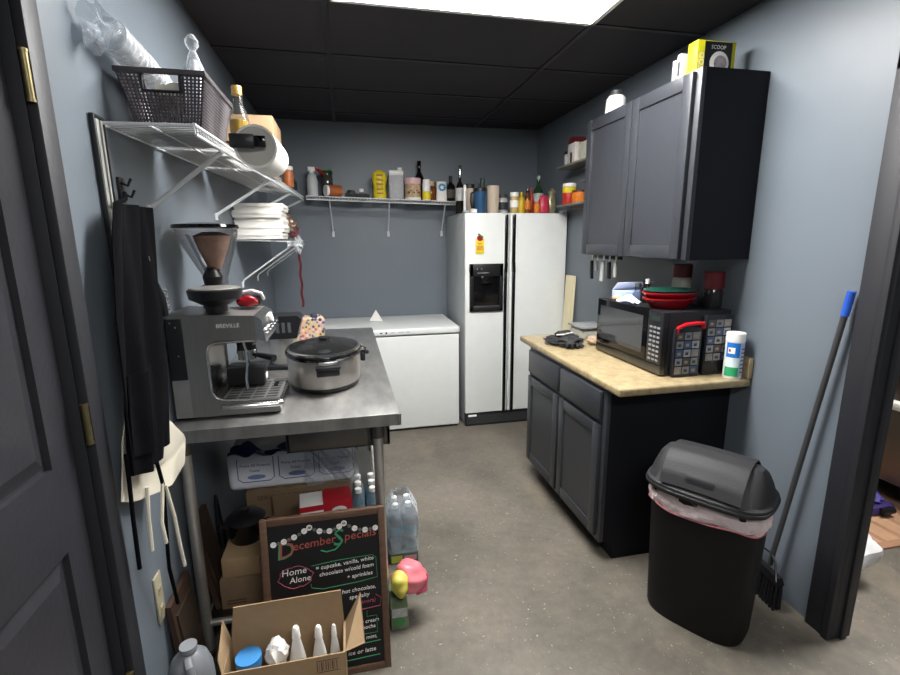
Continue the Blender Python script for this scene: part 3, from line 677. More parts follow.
# on top of the refrigerator, left to right
g = 'bottles and jars on top of the refrigerator'; ZT = 1.7615
def ft(name, label, cat, x, y, *a, **k): return vessel(name, label, cat, x, y, ZT, *a, group=g, **k)
ft('wine_bottle', 'slim tall dark bottle with a silver neck at the left edge of the refrigerator top', 'bottle', .935, 3.90, bprof(.035, .30, .32, .62), DKG, (.014, .29, .372, CHROME), [(.10, .2, .0355, GREYL)])
b = MB(); b.cyl((.945, 3.775, ZT), (.945, 3.775, ZT+.20), .011, mat=WHITE, n=14); b.cyl((.945, 3.775, ZT+.2), (.945, 3.775, ZT+.215), .012, .006, mat=WHITE, n=14)
tag(obj('candle', b), 'thin white candle standing before the tall dark bottle', 'candle')
t = ft('ribbed_tumbler', 'beige ribbed tumbler with a black lid left of the blue shaker', 'tumbler', 1.022, 3.93, [(.036, 0), (.04, .01), (.046, .195), (.046, .2)], BEIGE, (.046, .2, .235, BPL))
b = MB(); b.lathe((1.012, 3.75, ZT), [(0, 0), (.024, 0), (.026, .004), (.026, .028), (0, .03)], PAPER); tag(obj('small_cup', b), 'tiny white cup in front of the left beige tumbler', 'cup')
t = ft('shaker_bottle', 'blue metallic shaker bottle with a black lid and side handle', 'shaker bottle', 1.07, 3.77, [(.04, 0), (.043, .01), (.052, .125), (.056, .16), (.05, .165)], M('blue_metallic', '3a5f86', .3, .5, var=.08), (.054, .16, .19, BPL))
b = local(t); b.tube([(-.04, 0, .165), (-.075, 0, .15), (-.078, 0, .09), (-.068, 0, .04), (-.046, 0, .045)], .008, BPL, 8); obj('handle', b, parent=t)
b = local(t); b.cyl((-.012, 0, .19), (-.012, 0, .225), .006, mat=BPL, n=10); b.cyl((.012, 0, .19), (.012, 0, .235), .006, mat=BPL, n=10); obj('spout', b, parent=t)
t = ft('ribbed_tumbler', 'beige ribbed tumbler without a lid right of the blue shaker', 'tumbler', 1.182, 3.79, [(.04, 0), (.044, .01), (.05, .205), (.048, .21)], BEIGE)
b = local(t)
for i in range(24): a = i*PI/12; b.cyl((.0435*math.cos(a), .0435*math.sin(a), .012), (.0495*math.cos(a), .0495*math.sin(a), .2), .0012, mat=BEIGE, n=5)
obj('ribs', b, parent=t)
ft('sauce_bottle', 'white squeeze bottle with a dark pointed cap behind the beige tumblers', 'bottle', 1.145, 3.97, jprof(.028, .2), WHITE, (.02, .2, .29, M('green_grey_cap', '3c4a44', .4)))
t = ft('mason_jar', 'clear glass mug jar with a dark lid and grey label', 'jar', 1.292, 3.88, jprof(.042, .125), GREYL, (.043, .125, .155, DGREY), [(.03, .09, .0455, LTX)])
b = local(t); b.tube([(-.036, 0, .10), (-.065, 0, .09), (-.065, 0, .05), (-.042, 0, .035)], .006, GLASS, 8); obj('handle', b, parent=t)
ft('mayonnaise_jar', 'tan jar with a white lid left of the yellow mustard', 'jar', 1.362, 3.79, jprof(.034, .13), M('tan_spread', 'b39b62', .4), (.035, .13, .162, WHITE), [(.045, .1, .035, PAPER)])
ft('mustard_bottle', 'yellow mustard squeeze bottle beside the white-lidded jar', 'bottle', 1.422, 3.79, [(.03, 0), (.031, .01), (.031, .09), (.026, .115), (.016, .128)], M('mustard_yellow', 'b89a14', .4), (.012, .128, .165, M('mustard_yellow', 'b89a14')))
ft('sauce_bottle', 'dark bottle with a wide orange label right of the mustard', 'bottle', 1.478, 3.80, bprof(.027, .17, .4, .66), AMB, (.013, .165, .195, BGL), [(.03, .1, .028, ORG)])
ft('sauce_bottle', 'dark bottle close behind the orange-labelled one', 'bottle', 1.512, 3.87, bprof(.024, .18, .4, .66), AMB, (.012, .175, .2, REDL))
ft('hot_sauce_bottle', 'thin red-capped hot sauce bottle between the dark bottles and pink bag', 'bottle', 1.547, 3.88, bprof(.018, .18, .45), REDL, (.01, .178, .205, RED), n=14)
ft('honey_jar', 'very small orange jar in front of the red-capped bottle', 'jar', 1.547, 3.76, jprof(.026, .07), ORG, (.026, .07, .088, M('rust_lid', 'a3572b', .4)))
ft('soda_bottle', 'green glass bottle with a pale label standing behind the pink bag', 'bottle', 1.625, 3.93, bprof(.042, .29, .3, .58), M('green_bottle', '1f3b22', .12, var=.1), (.014, .285, .312, M('pale_cap', 'b9c4b5', .4)), [(.10, .17, .043, GREYL)])
b = MB(); b.lathe((1.615, 3.785, ZT), [(0, 0), (.045, .003), (.05, .03), (.046, .10), (.03, .125), (.035, .14), (0, .14)], M('pink_red_bag', 'b8324a', .4, var=.2, scale=30), 22, 1, .7)
tag(obj('candy_bag', b), 'bright pink-red bag near the right end of the refrigerator top', 'bag', g)
b = MB(); b.lathe((1.69, 3.80, ZT), [(0, 0), (.028, .003), (.036, .03), (.034, .09), (.02, .15), (.03, .175), (.006, .20), (0, .2)], M('foil_bag', '8f8a6c', .35, .4, var=.4, scale=28), 14, 1.1, .7)
tag(obj('snack_bag', b), 'twisted olive and white bag right of the pink bag', 'bag', g)

# right wall shelves
vessel('pepper_jar', 'small pale jar at the far end of the upper right wall shelf', 'jar', 1.70, 3.545, 2.0975, jprof(.03, .085), GREYL, (.03, .085, .105, BPL))
t = thing('tea_box', 'white house-shaped tin with a dark red top on the upper right wall shelf', 'tin', (1.70, 3.40, 2.0975))
b = local(t); b.box((-.045, -.06, 0), (.045, .06, .14), M('white_printed_tin', 'cfc8c4', .5, var=.1, scale=30), .003); b.prism([(-.06, .14), (.06, .14), (.03, .18), (-.03, .18)], -.045, .045, 'x', M('dark_red_roof', '5c1a20', .5)); obj('tin_body', b, parent=t)
b = local(t); b.box((-.0465, -.014, .005), (-.045, .014, .075), M('brown_door_print', '4a2c20', .5)); obj('print', b, parent=t)
b = MB(); b.box((1.66, 3.10, 2.0975), (1.77, 3.30, 2.22), M('cream_printed_box', 'c5c3b0', .6, var=.2, scale=25), .003); tag(obj('tea_carton', b), 'cream printed carton at the near end of the upper right wall shelf', 'carton')
t = vessel('oats_canister', 'red and yellow canister with a white lid on the lower right wall shelf', 'canister', 1.70, 3.50, 1.8115, jprof(.05, .135), REDL, (.051, .128, .155, PAPER), [(.085, .125, .0505, YEL)])
t = vessel('pretzel_tub', 'wide brown and orange tub on the lower right wall shelf', 'tub', 1.70, 3.33, 1.8115, jprof(.055, .075), ORG, (.053, .075, .09, M('brown_lid', '4d2a1c', .4)))
vessel('cocoa_jar', 'dark brown jar behind the orange tub on the lower right wall shelf', 'jar', 1.72, 3.19, 1.8115, jprof(.04, .115), M('cocoa_brown', '3d2219', .35), (.04, .1, .125, M('brown_lid', '4d2a1c')))
b = MB(); b.lathe((1.73, 3.13, 1.9625), [(0, 0), (.04, 0), (.045, .02), (.02, .06), (0, .065)], M('pink_shell', 'c5a59d', .5)); tag(obj('pink_pouch', b), 'pale pink pouch on the tiny middle shelf', 'pouch')

# on the wall cabinet
ZU = 2.2415
t = thing('sugar_canister', 'white canister with a dark lid on the far end of the wall cabinet', 'canister', (1.535, 2.62, ZU))
b = local(t); b.lathe((0, 0, 0), [(0, 0), (.055, 0), (.058, .01), (.052, .08), (.04, .095), (0, .095)], WHITE); obj('body', b, parent=t)
b = local(t); b.lathe((0, 0, 0), [(0, .095), (.036, .095), (.036, .12), (.022, .126), (0, .127)], DGREY); obj('lid', b, parent=t)
YB2 = M('box_yellow', 'd8cf1e', .45, var=.04); BKB = M('box_black', '1b1b20', .4, var=.05)
t = thing('yellow_box', 'yellow and black carton with a food plate print on top of the wall cabinet', 'carton', (1.61, 2.03, ZU))
b = MB(); b.box((1.515, 1.955, ZU), (1.705, 2.015, ZU+.14), YB2, .001); obj('box_body', b, parent=t)
b = MB(); b.box((1.55, 1.9535, ZU+.004), (1.685, 1.9548, ZU+.136), BKB); pf = obj('front_print', b, parent=t)
b = MB(); b.cyl((1.625, 1.953, ZU+.052), (1.625, 1.9534, ZU+.052), .048, mat=PAPER, n=32); b.cyl((1.63, 1.9522, ZU+.052), (1.63, 1.9529, ZU+.052), .032, mat=M('food_print', '9a9298', .6, var=.35, scale=60), n=24); obj('plate_print', b, parent=pf)
b = MB(); b.text('POD', .034, T(1.548, 1.9530, ZU+.022) @ FX @ R(90), PAPER, .0003); obj('side_lettering', b, parent=pf); b = MB(); b.text('SCOOP', .022, T(1.58, 1.9530, ZU+.108) @ FX, PAPER, .0003); obj('lettering', b, parent=pf)
b = MB(); b.box((1.495, 2.03, ZU), (1.555, 2.055, ZU+.11), PAPER, .002); b.box((1.4943, 2.034, ZU+.02), (1.495, 2.051, ZU+.08), LTX); tag(obj('tea_carton', b), 'small white carton just behind the yellow and black carton', 'carton')
b = MB(); b.box((1.495, 2.065, ZU), (1.555, 2.088, ZU+.095), GREYL, .002); tag(obj('tea_carton', b), 'small grey carton farthest behind the yellow and black carton', 'carton')

# under the wall cabinet: knives on a strip
b = MB(); b.box((1.52, 2.46, 1.435), (1.54, 2.775, 1.457), BPL, .002); tag(obj('knife_rack', b), 'black strip under the wall cabinet that the knives hang from', 'knife rack')
for i, (y, l, w, hm, lab) in enumerate(((2.762, .115, .009, BPL, 'black-handled knife hanging farthest left under the wall cabinet'), (2.70, .06, .007, M('grey_handle', '8a8b8d', .4), 'short grey-handled knife second from the left in the row'), (2.625, .12, .011, M('pale_handle', 'b4b4b1', .4), 'longest pale-handled knife in the middle of the row'), (2.56, .10, .010, BPL, 'black-handled knife right of the pale one'), (2.49, .085, .009, M('pale_handle', 'b4b4b1'), 'pale-handled knife nearest the microwave side of the row'))):
    t = thing('kitchen_knife', lab, 'knife', (1.51, y, 1.33), group='knives hanging under the wall cabinet')
    b = MB(); b.box((1.5172, y-w, 1.437-.02), (1.5187, y+w, 1.457), STEEL); obj('blade', b, parent=t)
    b = MB(); b.x = T(1.514, y, 1.42) @ R(5*((i % 3)-1), 'X'); w *= 1.25; b.box((-.008, -w, -l), (.008, w, 0), hm, .004); obj('handle', b, parent=t)

# ------------------------------------------------------------------ things on the countertop and microwave
CT = .9185; MT = 1.2225
t = vessel('wipes_canister', 'white wipes canister with a blue and green label beside the microwave', 'canister', 1.728, 1.80, CT, [(.037, 0), (.0385, .004), (.0385, .175)], WHITE, (.04, .172, .212, WHITE), n=32)
def band(b, r, z0, z1, a0, a1, mat, n=14, e=.0006):
    b.sheet(lambda u, v: (r*math.cos(a0+(a1-a0)*u), r*math.sin(a0+(a1-a0)*u), z0+(z1-z0)*v), n, 1, e, mat)
b = local(t); a0, a1 = math.radians(175), math.radians(262)
band(b, .0391, .10, .168, a0, a1, M('label_blue', '1f6fc4', .4, var=.1)); band(b, .0391, .012, .055, a0, a1, M('label_green', '2f9b63', .4, var=.2, scale=30)); band(b, .0391, .055, .10, a0, a1, M('label_pale', 'cfe3e0', .4, var=.05))
band(b, .0391, .012, .168, math.radians(264), math.radians(340), M('label_lilac', 'aab6d2', .4, var=.06)); obj('label_print', b, parent=t)
b = local(t); band(b, .0396, .118, .146, math.radians(188), math.radians(232), PAPER, 8); band(b, .0400, .126, .138, math.radians(194), math.radians(206), RED, 4)
for i in range(7): band(b, .0396, .03+i*.018, .035+i*.018, math.radians(272), math.radians(300+(i*7) % 20), LTX, 5)
obj('logo_print', b, parent=t)
def parts_case(name, label, x0, x1, y0, y1, h, grid, handle):
    t = thing(name, label, 'parts case', ((x0+x1)/2, (y0+y1)/2, CT))
    b = MB(); b.box((x0, y0, CT), (x1, y1, CT+h), M('smoke_case', '202125', .2, var=.05), .004); bo = obj('case_body', b, parent=t)
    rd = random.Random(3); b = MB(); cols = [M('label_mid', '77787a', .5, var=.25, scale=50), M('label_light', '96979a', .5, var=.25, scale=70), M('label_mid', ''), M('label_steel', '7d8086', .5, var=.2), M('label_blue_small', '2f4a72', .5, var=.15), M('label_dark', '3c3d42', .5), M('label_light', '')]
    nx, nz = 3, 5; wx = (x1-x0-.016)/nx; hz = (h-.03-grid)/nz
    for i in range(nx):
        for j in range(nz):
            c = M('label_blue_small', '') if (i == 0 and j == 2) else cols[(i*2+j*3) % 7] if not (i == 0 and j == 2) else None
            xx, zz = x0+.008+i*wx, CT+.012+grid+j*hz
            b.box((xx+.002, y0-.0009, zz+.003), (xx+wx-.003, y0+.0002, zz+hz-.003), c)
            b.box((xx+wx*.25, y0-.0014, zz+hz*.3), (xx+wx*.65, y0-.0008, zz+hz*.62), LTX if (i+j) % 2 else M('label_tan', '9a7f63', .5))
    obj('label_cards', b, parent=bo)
    if handle:
        b = MB(); pts = [(x0+.012, y0+.008, CT+h-.03), (x0+.016, y0+.004, CT+h+.002), (x0+.05, y0, CT+h+.016), (x1-.03, y0, CT+h+.02), (x1+.004, y0+.002, CT+h+.018), (x1+.009, y0+.004, CT+h-.005)]
        b.tube(pts, .009, M('bright_red_handle', 'b3141f', .3), 10); obj('handle', b, parent=t, label='red carrying handle')
    return t
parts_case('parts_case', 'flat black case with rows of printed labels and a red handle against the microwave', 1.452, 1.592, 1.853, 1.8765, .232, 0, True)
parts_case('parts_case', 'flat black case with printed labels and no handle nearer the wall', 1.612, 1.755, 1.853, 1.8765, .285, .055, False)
# black gloves in a heap
t = thing('work_gloves', 'heap of black gloves with a pale stripe on the countertop', 'gloves', (1.30, 2.62, CT))
GL = M('black_cloth', '1e1e21', .75, var=.1, bump=.3, bscale=80)
for k, (x, y, r, s) in enumerate(((1.29, 2.56, (.075, .06, .030), 1), (1.24, 2.66, (.06, .08, .022), 2), (1.30, 2.66, (.055, .07, .036), 5))):
    b = MB(); b.blob((x, y, CT+r[2]*1.22), r, GL, s, .22, 4, 5)
    for j in range(4):
        a = -2.2+j*.42+k; p = Vector((x, y, CT+.020)); q = p+Vector((math.cos(a)*.09, math.sin(a)*.075, -.003)); b.tube([p, (p+q)/2+Vector((0, 0, .012)), q], [.014, .013, .009], GL, 8)
    obj('glove', b, parent=t)
b = MB(); b.tube([(1.24, 2.64, CT+.06), (1.27, 2.60, CT+.07), (1.33, 2.62, CT+.074)], .006, M('pale_stripe', 'b8b6b0', .5), 6); obj('cuff_stripe', b, parent=t)
t = thing('food_container', 'pale grey food container with a lid behind the gloves', 'container', (1.52, 2.80, CT))
b = MB(); b.box((1.45, 2.72, CT), (1.63, 2.90, CT+.07), M('cloudy_plastic', '9a9a92', .4), .02); obj('tub', b, parent=t)
b = MB(); b.box((1.44, 2.71, CT+.07), (1.64, 2.91, CT+.085), M('grey_lid', '7d7f80', .4), .006); obj('lid', b, parent=t)
b = MB(); b.blob((1.46, 2.58, CT+.03), (.04, .055, .024), M('tan_cloth', 'a58f78', .8), 9, .2); tag(obj('tan_cloth', b), 'small tan cloth tucked behind the gloves by the microwave', 'cloth')
# on the microwave
t = thing('bread_basket', 'stack of oval red plastic baskets topped with a green one on the microwave', 'baskets', (1.53, 2.0, MT))
def oval(b, z, rx, ry, h, m, tilt=0):
    b.lathe((1.53, 2.02, z), [(0, 0), (.62, 0), (.66, .002), (1, h), (1.03, h), (1.03, h+.005), (.98, h+.005), (.63, .005), (0, .005)], m, 32, rx, ry)
b = MB(); oval(b, MT, .128, .095, .045, RED); obj('lower_basket', b, parent=t)
b = MB(); oval(b, MT+.028, .132, .097, .045, M('red_plastic_2', '94121d', .3, var=.06)); obj('middle_basket', b, parent=t)
b = MB(); oval(b, MT+.055, .125, .092, .03, M('teal_plastic', '1f4a40', .35)); obj('top_basket', b, parent=t, label='teal green basket')
t = vessel('seasoning_shaker', 'clear shaker with a red lid behind the red baskets', 'shaker', 1.685, 2.14, MT, jprof(.045, .135), M('pale_seasoning', '9b9a90', .4), (.047, .135, .20, M('dark_red_lid', '5e0f18', .35)))
t = vessel('seasoning_shaker', 'dark jar with a red lid nearest the wall on the microwave', 'shaker', 1.742, 1.985, MT, jprof(.045, .09), clear('dark_jar', (.2, .2, .2), .6), (.047, .09, .17, M('dark_red_lid', '')))
vessel('soy_bottle', 'small black bottle with a white cap behind the green basket', 'bottle', 1.53, 2.20, MT, bprof(.02, .10, .5), DKG, (.011, .1, .125, WHITE), n=14)
vessel('soy_bottle', 'small dark bottle beside the white-capped one on the microwave', 'bottle', 1.57, 2.28, MT, bprof(.02, .09, .5), DKG, (.011, .09, .11, BPL), n=14)
vessel('glass_jar', 'clear glass bottle with a grey cap in front of the plastic bag box', 'bottle', 1.50, 2.235, MT, bprof(.026, .085, .6, .5), GLASS, (.016, .085, .1, DGREY), n=18)
t = thing('zip_bag_box', 'open white and blue box of plastic bags on the microwave', 'box', (1.55, 2.36, MT))
b = MB(); b.box((1.45, 2.31, MT), (1.68, 2.40, MT+.05), M('blue_white_box', '9fb0dc', .5, var=.15, scale=20), .002); obj('box_body', b, parent=t)
b = MB(); b.sheet(lambda u, v: (1.45+.23*u, 2.40-.05*v, MT+.05+.045*v), 4, 4, .002, PAPER); obj('open_flap', b, parent=t)
b = MB()
b.sheet(lambda u, v: (1.415+.05*u, 2.14+.16*v, MT+.008+.03*math.exp(-8*((u-.6)**2+(v-.5)**2))+.006*math.sin(u*9+v*5)), 14, 14, .002, PAPER); tag(obj('white_wrapper', b), 'crumpled white wrapper near the front edge of the microwave', 'wrapper')
b = MB(); b.blob((1.452, 2.345, MT+.013), (.03, .03, .012), M('tan_bread', 'b58f63', .7), 12, .2); tag(obj('bread_piece', b), 'tan lump at the far front corner of the microwave top', 'food')
# cream panel leaning beside the refrigerator
b = MB(); b.hexa([(1.725, 3.50, 0), (1.745, 3.50, 0), (1.745, 3.64, 0), (1.725, 3.64, 0)], [(1.770, 3.50, 1.262), (1.790, 3.50, 1.262), (1.790, 3.64, 1.262), (1.770, 3.64, 1.262)], CREAM)
tag(obj('cream_board', b), 'cream board leaning on the right wall beside the refrigerator', 'board')

# ------------------------------------------------------------------ things on the long left shelf
def ZL(y): return max(zr(y), zf(y))+.0055
BKT = M('basket_taupe', '4b4649', .4, var=.08)
t = thing('woven_basket', 'dark woven plastic basket with a handle slot near the end of the left shelf', 'basket', (-.475, 1.76, ZL(1.93)))
bx0, bx1, by0, by1, bz0, bz1 = -.592, -.368, 1.588, 1.925, ZL(1.93), ZL(1.93)+.145
def bw(u, z):      # taper: inset at the base
    k = (bz1-z)/(bz1-bz0)*.028; return k
b = MB()
nz = 15
for side in range(4):
    L0 = (bx1-bx0) if side in (0, 2) else (by1-by0); nn = int(L0/.0105)
    for i in range(nn+1):
        f = i/nn; pts = []
        for z in (bz0, bz1):
            k = bw(0, z); X0, X1, Y0, Y1 = bx0+k, bx1-k, by0+k, by1-k
            pts.append({0: (X0+(X1-X0)*f, Y0, z), 1: (X1, Y0+(Y1-Y0)*f, z), 2: (X0+(X1-X0)*f, Y1, z), 3: (X0, Y0+(Y1-Y0)*f, z)}[side])
        if side in (0, 2) and .3 < f < .7:
            p0, p1 = Vector(pts[0]), Vector(pts[1]); pts = [p0, p0.lerp(p1, .63)]
        b.cyl(pts[0], pts[1], .0032, mat=BKT, n=5)
for j in range(nz+1):
    z = bz0+(bz1-bz0-.012)*j/nz; k = bw(0, z); X0, X1, Y0, Y1 = bx0+k, bx1-k, by0+k, by1-k
    for P, Q, cut in (((X0, Y0), (X1, Y0), 1), ((X1, Y0), (X1, Y1), 0), ((X1, Y1), (X0, Y1), 1), ((X0, Y1), (X0, Y0), 0)):
        P, Q = Vector((*P, z)), Vector((*Q, z))
        if cut and j > nz*.66:
            b.cyl(P, P.lerp(Q, .3), .0026, mat=BKT, n=5); b.cyl(P.lerp(Q, .7), Q, .0026, mat=BKT, n=5)
        else: b.cyl(P, Q, .0026, mat=BKT, n=5)
k = .028; b.box((bx0+k, by0+k, bz0), (bx1-k, by1-k, bz0+.005), BKT)
obj('basket_weave', b, parent=t)
b = MB()
b.box((bx0-.006, by0-.006, bz1-.012), (bx1+.006, by0+.006, bz1+.003), BKT, .003); b.box((bx0-.006, by1-.006, bz1-.012), (bx1+.006, by1+.006, bz1+.003), BKT, .003)
b.box((bx0-.006, by0, bz1-.012), (bx0+.006, by1, bz1+.003), BKT, .003); b.box((bx1-.006, by0, bz1-.012), (bx1+.006, by1, bz1+.003), BKT, .003); obj('rim', b, parent=t)
cx = (bx0+bx1)/2
for yy, s in ((by0+.004, -1), (by1-.004, 1)):
    b = MB(); z0, z1 = bz1-.052, bz1-.012; w = .048
    b.box((cx-w, yy-.006, z0-.006), (cx+w, yy+.006, z0), BPL, .002); b.box((cx-w-.005, yy-.006, z0-.006), (cx-w+.001, yy+.006, z1), BPL, .002); b.box((cx+w-.001, yy-.006, z0-.006), (cx+w+.005, yy+.006, z1), BPL, .002)
    obj('handle_slot', b, parent=t)
b = MB(); b.sheet(lambda u, v: (bx0+.085+.075*u, by0+.03+.008*math.sin(3*u), bz0+.04+.08*v+.004*math.sin(7*u+3*v)), 8, 8, .003, M('cream_paper', 'cfcac0', .7)); tag(obj('paper_bundle', b), 'cream paper showing through the handle slot of the woven basket', 'paper')
b = MB(); b.lathe((-.51, 1.82, bz0+.006), [(0, 0), (.035, 0), (.036, .05), (.03, .06), (0, .06)], BGL); tag(obj('dark_cup', b), 'dark round cup inside the woven basket, seen through its weave', 'cup')
# clear roll of cups sticking out of the basket
t = thing('cup_sleeve', 'clear plastic sleeve of cups poking out of the basket against the wall', 'cup sleeve', (-.56, 1.75, 2.02))
p0, p1 = Vector((-.572, 1.535, 2.090)), Vector((-.535, 1.77, 2.033))
b = MB()
d = (p1-p0)
b.cyl(p0, p1, .042, .038, FILM, 24)
for i in range(11): q = p0+d*(.12+.08*i); b.cyl(q, q+d.normalized()*.006, .036, mat=clear('cup_plastic', (.97, .97, .97), .2, .1), n=22)
obj('sleeve', b, parent=t)
b = MB()
b.sheet(lambda u, v: tuple(p0 + Vector((.0*v, -.085*v, -.018*v)) + Vector((math.cos(2*PI*u)*(.04-.12*v*(1-v)+.012*v*math.sin(6*PI*u+1)), .004*math.sin(10*PI*u)*v, math.sin(2*PI*u)*(.04-.12*v*(1-v)+.02*v+.008*v*math.sin(14*PI*u))))), 26, 8, .0012, FILM); obj('gathered_end', b, parent=t)
t = thing('wrapped_bottle', 'clear film-wrapped bottle with a knotted top standing in the basket', 'bottle', (-.425, 1.82, bz0+.006))
b = MB(); b.lathe((-.45, 1.83, bz0+.007), [(0, 0), (.036, 0), (.04, .02), (.04, .15), (.036, .20), (.014, .26), (.009, .27), (.019, .285), (.021, .30), (.01, .318), (0, .318)], FILM, 18); obj('film', b, parent=t)
b = MB(); b.lathe((-.45, 1.83, bz0+.009), [(0, 0), (.026, 0), (.027, .17), (.012, .22), (.012, .24), (0, .24)], clear('milky_plastic', (.9, .9, .92), .55, .3), 16); obj('bottle_body', b, parent=t)
t = vessel('oil_bottle', 'clear bottle of yellow oil with a gold cap beside the basket', 'bottle', -.375, 2.10, ZL(2.10), bprof(.036, .22, .5, .6), clear('clear_bottle', (.95, .95, .92), .15, .05, base=(.1, .1, .1)), (.02, .218, .25, M('gold_cap', 'a8894a', .35, .5)), n=18)
b = local(t); b.lathe((0, 0, 0), [(0, .004), (.033, .004), (.033, .125), (0, .125)], M('yellow_oil', 'b08a14', .2), 18); obj('oil', b, parent=t)
# the white roll clamped to the front rail
t = thing('paper_roll', 'wide white paper roll clamped on the front rail of the left shelf', 'roll', (-.262, 1.86, 1.80))
rc = Vector((-.262, 1.70, 1.851)); rl = Vector((0, .33, .012))
b = MB(); q = MB()
def ring(b, c, d, r0, r1, mat, n=40):
    rot = d.to_track_quat('Z', 'Y').to_matrix().to_4x4()
    b.lathe(c, [(r1, 0), (r0, 0), (r0, d.length), (r1, d.length), (r1, 0)], mat, n, xf=rot)
ring(b, rc, rl, .066, .059, PAPER); b.cyl(rc+rl*.02, rc+rl*.95, .0592, mat=M('grey_core', 'b9b6ae', .7), n=30); obj('roll_tube', b, parent=t)
b = MB(); b.box((-.335, 1.675, 1.842), (-.262, 1.692, 1.884), BPL, .003); b.box((-.262, 1.677, 1.846), (-.228, 1.69, 1.880), BGL, .002); b.box((-.345, 1.685, 1.857), (-.335, 1.76, 1.862), BPL); obj('clamp', b, parent=t, label='black clamp across the open end')
# boxes and packets further along
b = MB(); b.box((-.56, 2.50, ZL(2.8)), (-.30, 2.80, ZL(2.8)+.225), KRAFT, .003); tag(obj('cardboard_box', b), 'tan cardboard box on the left shelf behind the oil bottle', 'box')
b = MB(); b.box((-.60, 1.97, ZL(2.44)), (-.425, 2.44, ZL(2.44)+.02), M('flat_carton', 'b99a80', .7, var=.2, scale=9), .003); tag(obj('flat_carton', b), 'flat tan carton lying on the wires between basket and box', 'carton')
b = MB(); b.box((-.60, 2.86, ZL(3.4)), (-.38, 3.40, ZL(3.4)+.035), M('pale_carton', 'b4a48e', .7, var=.15, scale=9), .003); tag(obj('pale_carton', b), 'pale flat carton on the left shelf beyond the tan box', 'carton')
vessel('orange_jar', 'orange-labelled jar near the far end of the left shelf', 'jar', -.36, 3.62, ZL(3.62), jprof(.035, .11), M('orange_jar_body', 'b5683a', .4, var=.2, scale=40), (.035, .11, .135, PAPER))
t = thing('plastic_bin', 'low clear plastic bin at the far corner of the left shelf', 'bin', (-.40, 3.82, ZL(3.95)))
z0 = ZL(3.95); b = MB()
for lo, hi in (((-.47, 3.72, z0), (-.33, 3.94, z0+.004)), ((-.47, 3.72, z0), (-.33, 3.724, z0+.06)), ((-.47, 3.936, z0), (-.33, 3.94, z0+.06)), ((-.47, 3.72, z0), (-.466, 3.94, z0+.06)), ((-.334, 3.72, z0), (-.33, 3.94, z0+.06))): b.box(lo, hi, GLASS)
obj('bin_body', b, parent=t)
# lower left shelf: foam clamshells and bags
FOAM = M('white_foam', 'e3e0da', .65, var=.02)
zz = 1.5665
foam0 = None
for i in range(5):
    w = .135-.004*(i % 2); y0 = 2.975+.01*((i*7) % 3); xo = -.478+.006*((i*5) % 3-1)
    lab = ['lowest white foam box of the stack on the short shelf', 'second white foam box from the bottom of the stack', 'middle white foam box of the stack of five', 'fourth white foam box, just under the top one', 'topmost white foam box of the stack on the short shelf'][i]
    if foam0 is None:
        t = foam0 = thing('foam_box', lab, 'takeout box', (xo, y0+.14, zz), 0, 'foam boxes on the short left shelf')
        b = local(t); b.hexa([(-.131, -.137, 0), (.131, -.137, 0), (.131, .137, 0), (-.131, .137, 0)], [(-.134, -.14, .022), (.134, -.14, .022), (.134, .14, .022), (-.134, .14, .022)], FOAM); b.box((-.138, -.143, .0195), (.138, .143, .0225), FOAM); obj('base_tray', b, parent=t)
        b = local(t); b.hexa([(-.135, -.14, .0235), (.135, -.14, .0235), (.135, .14, .0235), (-.135, .14, .0235)], [(-.131, -.137, .040), (.131, -.137, .040), (.131, .137, .040), (-.131, .137, .040)], FOAM); b.box((-.01, -.146, .018), (.03, -.139, .032), FOAM, .002); obj('lid', b, parent=t)
    else: dup(foam0, (xo, y0+.14, zz), 0, lab)
    zz += .0405
b = MB(); b.blob((-.40, 3.42, 1.66), (.085, .10, .085), M('foil_brown', '7a6656', .3, .5, var=.45, scale=26, bump=.6, bscale=30), 21, .25, 4, 7); tag(obj('snack_bag', b), 'crinkled silver-brown snack bag beside the foam boxes', 'bag')
b = MB(); b.blob((-.375, 3.68, 1.635), (.055, .085, .055), M('red_blue_wrapper', '8c3b4a', .35, var=.5, scale=22), 23, .2, 4, 6); tag(obj('candy_packet', b), 'red and blue wrapped packet at the far end of the short shelf', 'packet')
b = MB(); b.blob((-.285, 3.20, 1.53), (.024, .12, .055), FILM, 25, .25, 4, 6); tag(obj('plastic_bag', b), 'clear crinkled plastic bag hanging over the front of the short shelf', 'bag')
b = MB(); b.sheet(lambda u, v: (-.352+.018*u+.004*math.sin(v*22), 3.86+.003*math.sin(v*30), 1.545-.50*v), 3, 36, .0015, M('red_ribbon', '560d16', .4, var=.3, scale=40)); tag(obj('ribbon', b), 'long dark red ribbon hanging from the short left shelf', 'ribbon')

# ------------------------------------------------------------------ espresso machine on the worktable
TT = TZ+.0006
STB = M('espresso_steel', '8b8a88', .42, .8, var=.06, stretch=(12, 1, 1)); STL = M('espresso_trim', 'c9c8c6', .22, 1, var=.03)
t = thing('espresso_machine', 'brushed steel espresso machine with a bean hopper on the worktable', 'espresso machine', (-.44, 1.92, TT))
y0, y1 = 1.746, 2.0
b = MB()
z0 = TT+.008
outer = [(-.604, z0), (-.26, z0), (-.258, z0+.045), (-.45, z0+.052), (-.482, z0+.07), (-.488, z0+.11), (-.488, z0+.235), (-.478, z0+.262), (-.455, z0+.272), (-.318, z0+.272), (-.322, 1.30), (-.604, 1.312)]
b.prism(outer, y0, y0+.012, 'y', STB); b.prism(outer, y1-.012, y1, 'y', STB)
b.box((-.604, y0+.012, z0), (-.489, y1-.012, 1.309), STB); b.prism([(-.604, 1.312), (-.322, 1.30), (-.322, 1.292), (-.604, 1.304)], y0+.012, y1-.012, 'y', STB)
